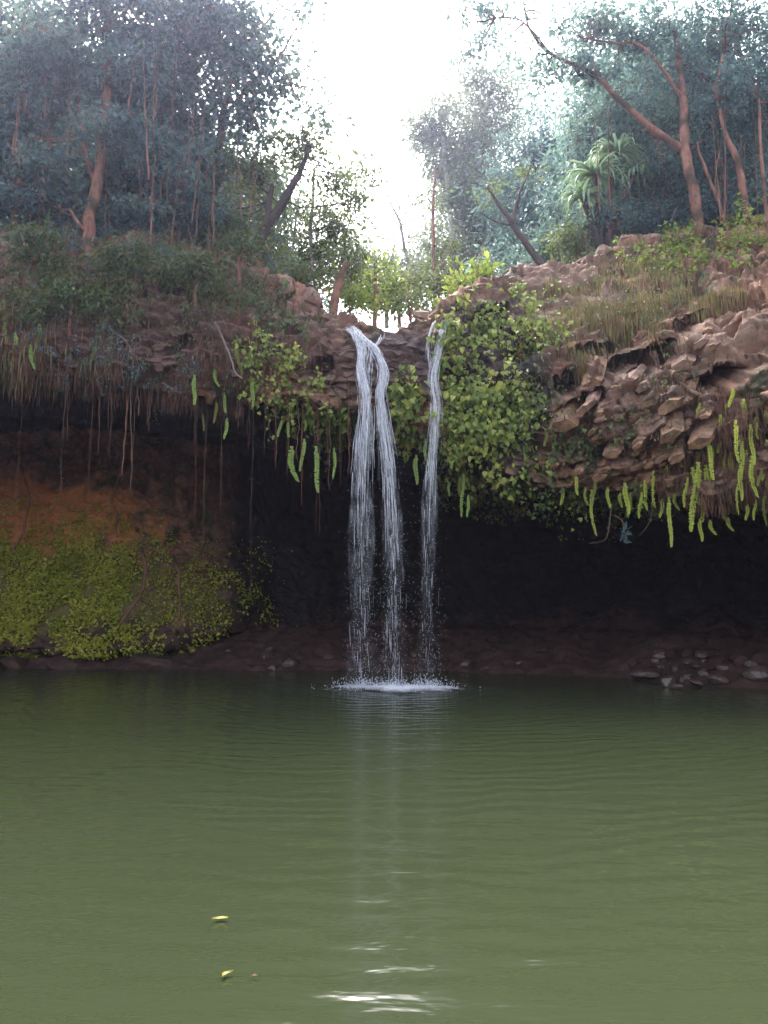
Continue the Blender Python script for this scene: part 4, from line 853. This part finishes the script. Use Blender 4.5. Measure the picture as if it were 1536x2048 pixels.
# --- left group
tree('tall tree with orange brown forked trunk standing on the left rim', [(178,545,16.4,.17),(176,470,16.5,.13),(192,380,16.7,.12),(205,290,16.9,.10),(215,180,17.1,.08),(210,60,17.3,.05)],
     [(90,330,16.6,90,40,.7),(240,260,16.5,80,45,.7),(110,120,16.8,120,90),(120,400,16.6,60,25,.6),(260,160,17.6,110,90),(210,30,17.6,140,80),(330,60,18,100,80),(60,230,17.2,90,80)], per=16, mat='leaf_dark', branches=[[(176,470,16.5,.05),(160,450,16.4,.045),(140,420,16.4,.03)],[(192,380,16.7,.06),(160,250,16.9,.05),(150,130,17.2,.03)]])
tree('slim reddish tree with straight stems right of the forked trunk', [(300,500,17.6,.08),(306,380,17.8,.07),(322,250,18,.055),(345,120,18.3,.035)],
     [(330,330,16.9,80,50,.7),(300,420,16.8,70,26,.7),(400,410,17.0,70,30,.7),(330,230,18.4,120,90),(400,100,18.6,110,100),(390,320,18.2,90,70),(300,330,18.6,110,60)], per=15, mat='leaf_dark', branches=[[(270,500,17.8,.05),(282,380,17.9,.045),(270,250,18,.03)],[(355,500,18,.04),(365,400,18.1,.035),(372,280,18.2,.02)]])
tree('dark leafy tree filling the left edge above the pale boulders', [(30,470,17.2,.12),(40,350,17.4,.10),(30,200,17.7,.08),(50,60,18,.05)],
     [(20,400,16.8,70,30,.8),(20,330,17.8,100,80),(-60,180,18,120,120),(30,80,18.2,120,90),(110,370,18.2,100,70),(-80,330,17.6,90,80)], per=15, mat='leaf_dark', branches=[[(80,480,17.4,.05),(78,380,17.6,.04),(72,230,17.9,.03)]])
tree('spreading tree whose dark leaves reach out over the sky at the upper left', [(420,500,18.6,.13),(430,380,18.6,.11),(445,240,18.5,.09),(470,120,18.3,.05)],
     [(470,60,18.2,90,70),(530,130,18.0,65,50,.8),(560,190,18,50,45,.5),(470,200,18.4,80,70),(420,20,18.6,100,60),(560,70,18,40,30,.5),(600,20,17.9,35,30,.35),(590,150,17.8,30,20,.5),(640,240,17.8,28,14,.35),(500,260,18.2,60,45,.7)], per=13, L=.16, W_=.55, mat='leaf_dark', spread=.26,
     branches=[[(445,240,18.5,.06),(500,170,18.2,.045),(560,110,18,.03),(600,40,17.9,.015)],[(470,120,18.3,.05),(520,60,18.1,.03),(560,10,18,.02)]])
tree('leaning dark thick trunk with mid green crown above the left notch', [(525,470,17.6,.125),(548,430,17.6,.12),(575,390,17.6,.10),(600,348,17.6,.07),(618,290,17.6,.05)],
     [(610,280,17.8,60,40,1.1),(560,320,18,70,45,1.1),(650,350,17.6,55,40,.9),(480,350,18.2,70,50,1.3),(560,400,18.4,60,40,.6),(690,400,17.4,45,45,.8),(470,430,18.4,60,45,1.3)], per=11, L=.13, W_=.5, mat='leaf_mid', bark='bark_dark', branches=[[(540,445,17.6,.09),(538,410,17.7,.08),(545,370,17.8,.05)]])
tree('broken reddish stump at the rim left of the braided falls', [(668,612,16.2,.095),(676,575,16.2,.09),(684,548,16.2,.085),(692,524,16.2,.05)], [(640,500,17.2,40,40,.5)], per=9, L=.12, mat='leaf_mid', name='tree_stump', limbs=0, twig=False, branches=[[(684,548,16.2,.05),(694,535,16.2,.03)]])
tree('slender light green tree with thin pale stems behind the broken stump', [(620,560,19,.05),(622,440,19,.04),(628,340,19,.03)],
     [(640,450,19.2,60,55,1.1),(690,470,19.2,50,60,1),(680,540,19.2,50,50,1),(600,500,19.2,60,40,.9),(700,350,19.2,50,40,.45),(750,345,19.2,30,30,.3),(660,540,19.4,70,40,.9)], per=12, L=.13, W_=.5, mat='leaf_mid', bark='bark_pale', branches=[[(580,560,19,.035),(590,460,19,.03),(600,380,19,.02)],[(700,580,19.5,.03),(690,480,19.5,.025),(720,380,19.3,.012)]])
tree('dense dark bush mass on the left rim behind the low teal bush', [(400,500,18.2,.08),(405,460,18.4,.06),(410,430,18.6,.04)],
     [(390,440,18.8,100,45),(300,430,19,90,45),(450,450,18.6,60,35)], per=20, L=.12, mat='leaf_dark', name='tree', limbs=1)
# --- middle
tree('low bright green tree seen through the gap above the braided falls', [(750,640,20,.06),(752,580,20.3,.05),(748,530,20.6,.03)],
     [(750,575,20.8,60,45,.9),(700,560,20.5,40,40,.8),(790,600,20.6,40,25,.8),(760,530,21,35,30,.5)], per=13, L=.13, W_=.6, mat='leaf_lime', name='tree')
tree('thin bare leaning tree in front of the sky in the middle', [(832,600,24,.07),(815,520,24.5,.055),(800,450,25,.04),(775,390,25,.02)],
     [(800,470,25,30,25,.3),(840,540,25,35,40,.5),(820,400,25,25,15,.2),(800,560,24,40,30,.5)], per=7, L=.13, mat='leaf_pale', bark='bark_pale')
tree('straight reddish thin trunk with sparse leaves right of the sky gap', [(870,600,23,.07),(868,520,23.3,.06),(866,420,24,.05),(872,330,24.5,.03)],
     [(860,560,23.5,45,35,.8),(880,500,24,40,40,.5),(862,400,24.5,30,30,.35),(905,570,23,40,30,.8)], per=10, L=.14, mat='leaf_mid', bark='bark_red')
tree('bright lime shrub with upright leaves on the rim beside the rounded boulder', [(925,610,17.2,.04),(935,580,17.3,.03),(945,555,17.4,.02)],
     [(950,575,17.5,38,30,1.0),(925,595,17.3,30,20,1.0),(975,550,17.5,22,18,.8)], per=24, L=.2, W_=.45, mat='leaf_lime', name='shrub', droop=-.2, spread=.16)
tree('pale yellow green bush behind the rocks in the middle of the gap', [(800,620,21,.05),(805,590,21.2,.04),(800,565,21.4,.02)], [(800,590,21.5,50,30,.9),(850,580,21.5,45,35,1),(770,600,21.2,40,25,.9),(725,570,21.5,40,40,.9),(885,560,21.6,40,40,.9)], per=12, L=.14, W_=.6, mat='leaf_mid', name='shrub')
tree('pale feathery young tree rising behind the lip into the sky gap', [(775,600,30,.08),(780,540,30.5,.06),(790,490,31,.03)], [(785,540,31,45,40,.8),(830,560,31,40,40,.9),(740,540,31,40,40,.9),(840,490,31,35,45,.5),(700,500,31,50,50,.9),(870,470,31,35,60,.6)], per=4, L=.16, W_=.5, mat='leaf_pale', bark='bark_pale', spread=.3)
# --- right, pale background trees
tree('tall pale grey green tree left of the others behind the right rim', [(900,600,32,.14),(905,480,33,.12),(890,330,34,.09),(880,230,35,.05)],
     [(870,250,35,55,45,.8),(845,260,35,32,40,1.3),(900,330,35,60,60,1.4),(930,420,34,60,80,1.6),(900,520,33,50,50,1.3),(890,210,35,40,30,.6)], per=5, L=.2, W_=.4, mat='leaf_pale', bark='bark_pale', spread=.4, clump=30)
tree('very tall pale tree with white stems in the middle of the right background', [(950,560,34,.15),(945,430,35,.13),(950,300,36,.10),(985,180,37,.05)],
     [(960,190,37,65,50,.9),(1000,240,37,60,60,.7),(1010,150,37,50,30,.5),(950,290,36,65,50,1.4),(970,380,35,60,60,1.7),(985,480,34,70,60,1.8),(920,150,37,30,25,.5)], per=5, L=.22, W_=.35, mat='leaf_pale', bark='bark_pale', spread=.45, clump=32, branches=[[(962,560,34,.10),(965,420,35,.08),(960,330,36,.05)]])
tree('grey green bushy tree behind the dark leaning branch', [(1070,560,28,.12),(1065,450,29,.10),(1060,350,30,.07)],
     [(1060,330,30,80,60,1),(1110,300,30,60,50,1),(1090,420,29,80,70,1.1),(1020,400,30,60,60,.9),(1120,490,28,60,50,1.2),(1040,500,29,60,50,1.1),(1080,230,31,45,35,.45)], per=7, L=.18, W_=.4, mat='leaf_teal', bark='bark_pale', spread=.38, clump=28)
tree('dark leaning forked small tree at the rim below the grey green trees', [(1092,552,17.6,.10),(1060,500,17.8,.085),(1028,455,18,.07),(1005,420,18.1,.05),(975,372,18.3,.02)],
     [(980,370,18.4,25,20,.3),(1062,340,18.4,25,22,.3)], per=8, L=.11, mat='leaf_mid', bark='bark_dark', branches=[[(1028,455,18,.05),(1035,400,18.1,.035),(1060,340,18.3,.015)],[(1020,450,18,.03),(985,440,18,.02),(960,425,18,.01)]])
# --- right, dark near trees
tree('big tree with a long arching limb reaching left over the sky', [(1400,490,17.6,.13),(1392,400,17.7,.12),(1372,300,17.9,.115),(1366,200,18.2,.09),(1350,60,18.6,.06)],
     [(1050,110,18.6,60,35,.45),(1000,30,18.6,45,28,.6),(950,15,18.6,42,28,.8),(965,85,18.6,26,14,.7),(1120,70,18.7,60,50,.5),(1160,140,18.6,60,40,.8),(1090,150,18.6,50,26,.5),(1200,60,19,70,60,1),(1240,200,19,90,60,1),(1300,60,19,100,70,1),(1400,150,18.8,90,80,1),(930,110,18.6,18,10,.5)],
     per=13, L=.15, W_=.5, mat='leaf_teal', branches=[[(1372,300,17.9,.10),(1300,255,18.1,.09),(1240,200,18.3,.075),(1180,145,18.5,.06),(1105,110,18.6,.04),(1060,60,18.6,.03),(1045,0,18.6,.02)],[(1366,200,18.2,.05),(1290,95,18.4,.04),(1230,85,18.5,.03),(1160,75,18.6,.02)],[(1105,110,18.6,.025),(1040,40,18.6,.02),(990,35,18.6,.012)]])
tree('twin trunked reddish tree behind the arching limb tree', [(1345,440,19.6,.15),(1330,360,19.8,.14),(1305,230,20,.10),(1290,120,20.4,.06)],
     [(1240,300,20.6,110,70),(1180,230,21,70,60),(1320,180,20.8,100,70),(1280,380,20.6,110,60),(1180,330,21,60,50,.9)], per=14, L=.14, mat='leaf_teal', branches=[[(1385,440,19.4,.10),(1378,360,19.6,.09),(1355,200,19.9,.05)],[(1330,360,19.8,.08),(1352,280,19.9,.06),(1400,170,20,.03)]])
tree('slanting thin trunk tree near the right edge with a bend at mid height', [(1498,455,17.2,.085),(1488,380,17.3,.08),(1472,310,17.4,.075),(1455,275,17.5,.05),(1430,180,17.8,.035)],
     [(1470,200,18,100,80),(1520,90,18.2,100,80),(1440,60,18.4,90,70),(1500,300,18.4,80,60,.8),(1600,200,18,100,100)], per=14, L=.14, mat='leaf_teal', branches=[[(1430,180,17.8,.04),(1455,60,18,.03),(1470,-30,18.2,.02)],[(1536,460,17,.05),(1524,330,17.2,.04),(1518,200,17.4,.03)]])
tree('thin slanting stem tree between the arching tree and the bent trunk', [(1458,475,17.4,.045),(1440,410,17.6,.04),(1410,330,17.8,.035),(1395,285,18,.02)],
     [(1420,330,18.6,80,60),(1430,420,18.6,90,45),(1350,330,19,80,60),(1520,400,18.4,80,50)], per=13, L=.13, mat='leaf_teal', branches=[[(1440,410,17.6,.025),(1430,360,17.7,.02),(1440,300,17.8,.012)]])
tree('dense dark green tree low on the right rim behind the reddish boulders', [(1290,470,19,.06),(1285,440,19.2,.05),(1280,400,19.5,.03)],
     [(1260,430,19.4,90,50),(1180,470,19.6,70,45),(1360,430,19,90,45),(1450,440,19,90,40),(1220,380,20,80,50)], per=16, L=.12, mat='leaf_dark')
for k_, (px, py, d, rx, ry, mt, lb) in enumerate([
    (70,500,15.6,80,40,'leaf_bush','dark drooping shrub over the edge in front of the pale boulders'),
    (270,520,15.5,70,34,'leaf_bush','dark drooping shrub over the edge right of the forked trunk'),
    (390,545,15.4,80,34,'leaf_bush','dark drooping shrub over the left edge, below the leaning trunk'),
    (480,500,15.9,50,26,'leaf_bush','small dark drooping shrub left of the foot of the leaning trunk'),
    (140,600,15.1,80,36,'leaf_bush','dark drooping shrub on the left face above the hanging roots'),
    (60,420,17.6,90,40,'leaf_dark','dark shrub behind the pale boulders at the far left'),
    (240,450,17.4,80,45,'leaf_dark','dark shrub between the forked trunk and the slim reddish tree'),
    (450,470,17.6,60,30,'leaf_mid','mid green shrub under the leaning dark trunk'),
    (520,505,17.4,50,26,'leaf_mid','light green shrub at the foot of the leaning dark trunk'),
    (610,560,17,50,30,'leaf_mid','green shrub on the rim left of the broken stump'),
    (700,600,17.4,50,34,'leaf_lime','bright green shrub right of the broken stump'),
    (820,605,18,50,24,'leaf_mid','low green shrub behind the rocks between the falls'),
    (1010,530,19,50,34,'leaf_teal','teal shrub left of the dark forked small tree'),
    (1150,490,19,60,36,'leaf_mid','green shrub below the pandanus on the right rim'),
    (1220,445,18.6,60,34,'leaf_teal','teal shrub behind the upright reddish block'),
    (1330,440,18.4,70,34,'leaf_dark','dark shrub left of the arching limb tree trunk'),
    (1440,435,18.2,80,34,'leaf_dark','dark shrub right of the arching limb tree trunk'),
    (1530,420,18,70,40,'leaf_dark','dark shrub at the right edge of the rim')]):
    tree(lb, [(px, py + ry, d, .03), (px + 4, py + ry * .4, d, .025), (px, py, d, .015)], [(px, py, d, rx, ry, 1.3)], per=15, L=.13, mat=mt, name='shrub', limbs=3, twig=False, spread=.22)
# pandanus
at_ = P(1200, 480, 18.6); e_ = empty('pandanus', at_, 'pale green pandanus with drooping strap leaves in front of the right trees', 'palm')
heads = [(1190,350,18.6,.95),(1235,305,18.8,.8),(1165,395,18.4,.6),(1270,345,18.9,.5)]
mb = MB()
for hx_, hy_, hd, s_ in heads: mb.tube(spline([at_ + [rng.normal(0, .08), 0, -.6], (at_ + P(hx_, hy_, hd)) / 2 + rng.normal(0, .1, 3), P(hx_, hy_, hd)], 16), np.linspace(.09, .06, 16), 8, .08)
mb.build('trunk', M['bark_dark'], e_, at=at_)
mb = MB()
for hx_, hy_, hd, s_ in heads:
    c_ = P(hx_, hy_, hd)
    for q in range(62):
        az = rng.uniform(0, 6.283); el = rng.uniform(.1, 1.35); L_ = s_ * rng.uniform(.7, 1.15); n = 9; t_ = np.linspace(0, 1, n); hd_ = np.array([math.cos(az), math.sin(az), 0])
        out_ = L_ * (np.sin(t_ * 1.5) * math.cos(el * .6)); up = L_ * (math.sin(el) * t_ * .9 - (.75 + .3 * (1 - el)) * t_ ** 2.2)
        mid_ = c_ + hd_ * out_[:, None] + np.array([0, 0, 1]) * up[:, None]; sd_ = np.array([-hd_[1], hd_[0], 0]); w_ = (.035 * (1 - t_ ** 3) + .003)[:, None]
        V = np.stack([mid_ + sd_ * w_ + [0, 0, .012], mid_, mid_ - sd_ * w_ + [0, 0, .012]], 1).reshape(-1, 3)
        mb.add(V, [[3 * i + j, 3 * i + j + 1, 3 * i + j + 4, 3 * i + j + 3] for i in range(n - 1) for j in range(2)])
mb.build('crown', M['pandanus'], e_, at=at_)

# --- trees farther up the slopes that close the forest behind (crowns copied)
def far_tree(seed, mat, bark):
    r = np.random.default_rng(seed); root = empty('tree', (0, 0, 0), 'x', 'tree'); mb = MB(); sp = spline([[0, 0, -1], [.1, 0, 2], [-.1, .1, 4.5], [.1, 0, 7]], 20); mb.tube(sp, np.linspace(.22, .06, 20), 8, .06); mb.build('trunk', M[bark], root)
    cs = []
    for _ in range(15):
        bb = MB()
        a_ = r.uniform(0, 6.28); z_ = r.uniform(1.8, 8); rad_ = r.uniform(.6, 2.2) * (1 - abs(z_ - 5) / 6); c_ = np.array([math.cos(a_) * rad_, math.sin(a_) * rad_, z_]); limb(bb, [0, 0, min(z_ - .8, 6.5)], c_, .06, .02); bb.build('branch', M[bark], root)
        u = unit(60) * (rng.uniform(.1, 1, 60) ** .5)[:, None] * [1.15, 1.15, .8]; cs.append(c_ + u)
    cs = np.concatenate(cs); k = np.repeat(np.arange(len(cs)), 22); n = len(k); pos = cs[k] + rng.normal(0, .28, (n, 3)) * [1, 1, .6]
    ll = .2 * rng.uniform(.6, 1.3, n); mb = MB(); mb.leaves(pos, unit(n) + [0, 0, -.4], unit(n) * .7 + [0, 0, .8], ll, ll * .45, .15); mb.build('crown', M[mat], root, smooth=False); return root
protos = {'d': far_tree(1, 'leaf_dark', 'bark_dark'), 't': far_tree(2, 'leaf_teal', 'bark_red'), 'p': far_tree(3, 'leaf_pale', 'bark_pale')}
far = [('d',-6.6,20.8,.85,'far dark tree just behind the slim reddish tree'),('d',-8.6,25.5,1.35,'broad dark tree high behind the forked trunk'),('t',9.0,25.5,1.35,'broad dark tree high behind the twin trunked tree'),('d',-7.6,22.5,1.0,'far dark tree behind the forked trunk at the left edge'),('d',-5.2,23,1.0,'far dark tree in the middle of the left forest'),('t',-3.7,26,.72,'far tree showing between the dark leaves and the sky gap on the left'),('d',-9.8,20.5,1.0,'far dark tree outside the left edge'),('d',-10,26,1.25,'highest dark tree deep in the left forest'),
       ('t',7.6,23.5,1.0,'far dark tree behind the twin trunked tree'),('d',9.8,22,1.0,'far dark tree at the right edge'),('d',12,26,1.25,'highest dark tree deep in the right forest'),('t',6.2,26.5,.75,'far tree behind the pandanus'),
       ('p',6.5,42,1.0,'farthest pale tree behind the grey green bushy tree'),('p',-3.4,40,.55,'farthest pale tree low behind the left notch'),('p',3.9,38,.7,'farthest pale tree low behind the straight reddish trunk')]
used = set()
for kd, x, y, s, lb in far:
    pr = protos[kd]
    if kd in used:
        r_ = pr.copy(); C.objects.link(r_)
        for ch in pr.children: c2 = ch.copy(); C.objects.link(c2); c2.parent = r_
    else: r_ = pr; used.add(kd)
    r_.location = (x, y, hill_z(x, y) - 1.0); r_.scale = (s, s, s); r_.rotation_euler = (0, 0, rng.uniform(0, 6.28)); tag(r_, lb, 'tree', 'trees deep in the forest')
# ------------------------------------------------------------------ haze: one closed box of thin, even air
hb = MB(); x0, x1, y0, y1, z0, z1 = -225, 225, -225, 265, -4, 40
V = [(x, y, z) for x in (x0, x1) for y in (y0, y1) for z in (z0, z1)]
hb.add(V, [[0,1,3,2],[4,6,7,5],[0,4,5,1],[2,3,7,6],[0,2,6,4],[1,5,7,3]])
m_, nt, out = new_mat('haze'); pv = N(nt, 'ShaderNodeVolumePrincipled', Density=HAZE, Anisotropy=.8); pv.inputs['Color'].default_value = (.64, .68, 1, 1); nt.links.new(pv.outputs[0], out.inputs['Volume'])
tag(hb.build('haze', m_, smooth=False), 'thin pale haze in the air over the pool and forest', 'haze', kind='stuff')
print('verts', sum(len(o.data.vertices) for o in bpy.data.objects if o.type == 'MESH'))
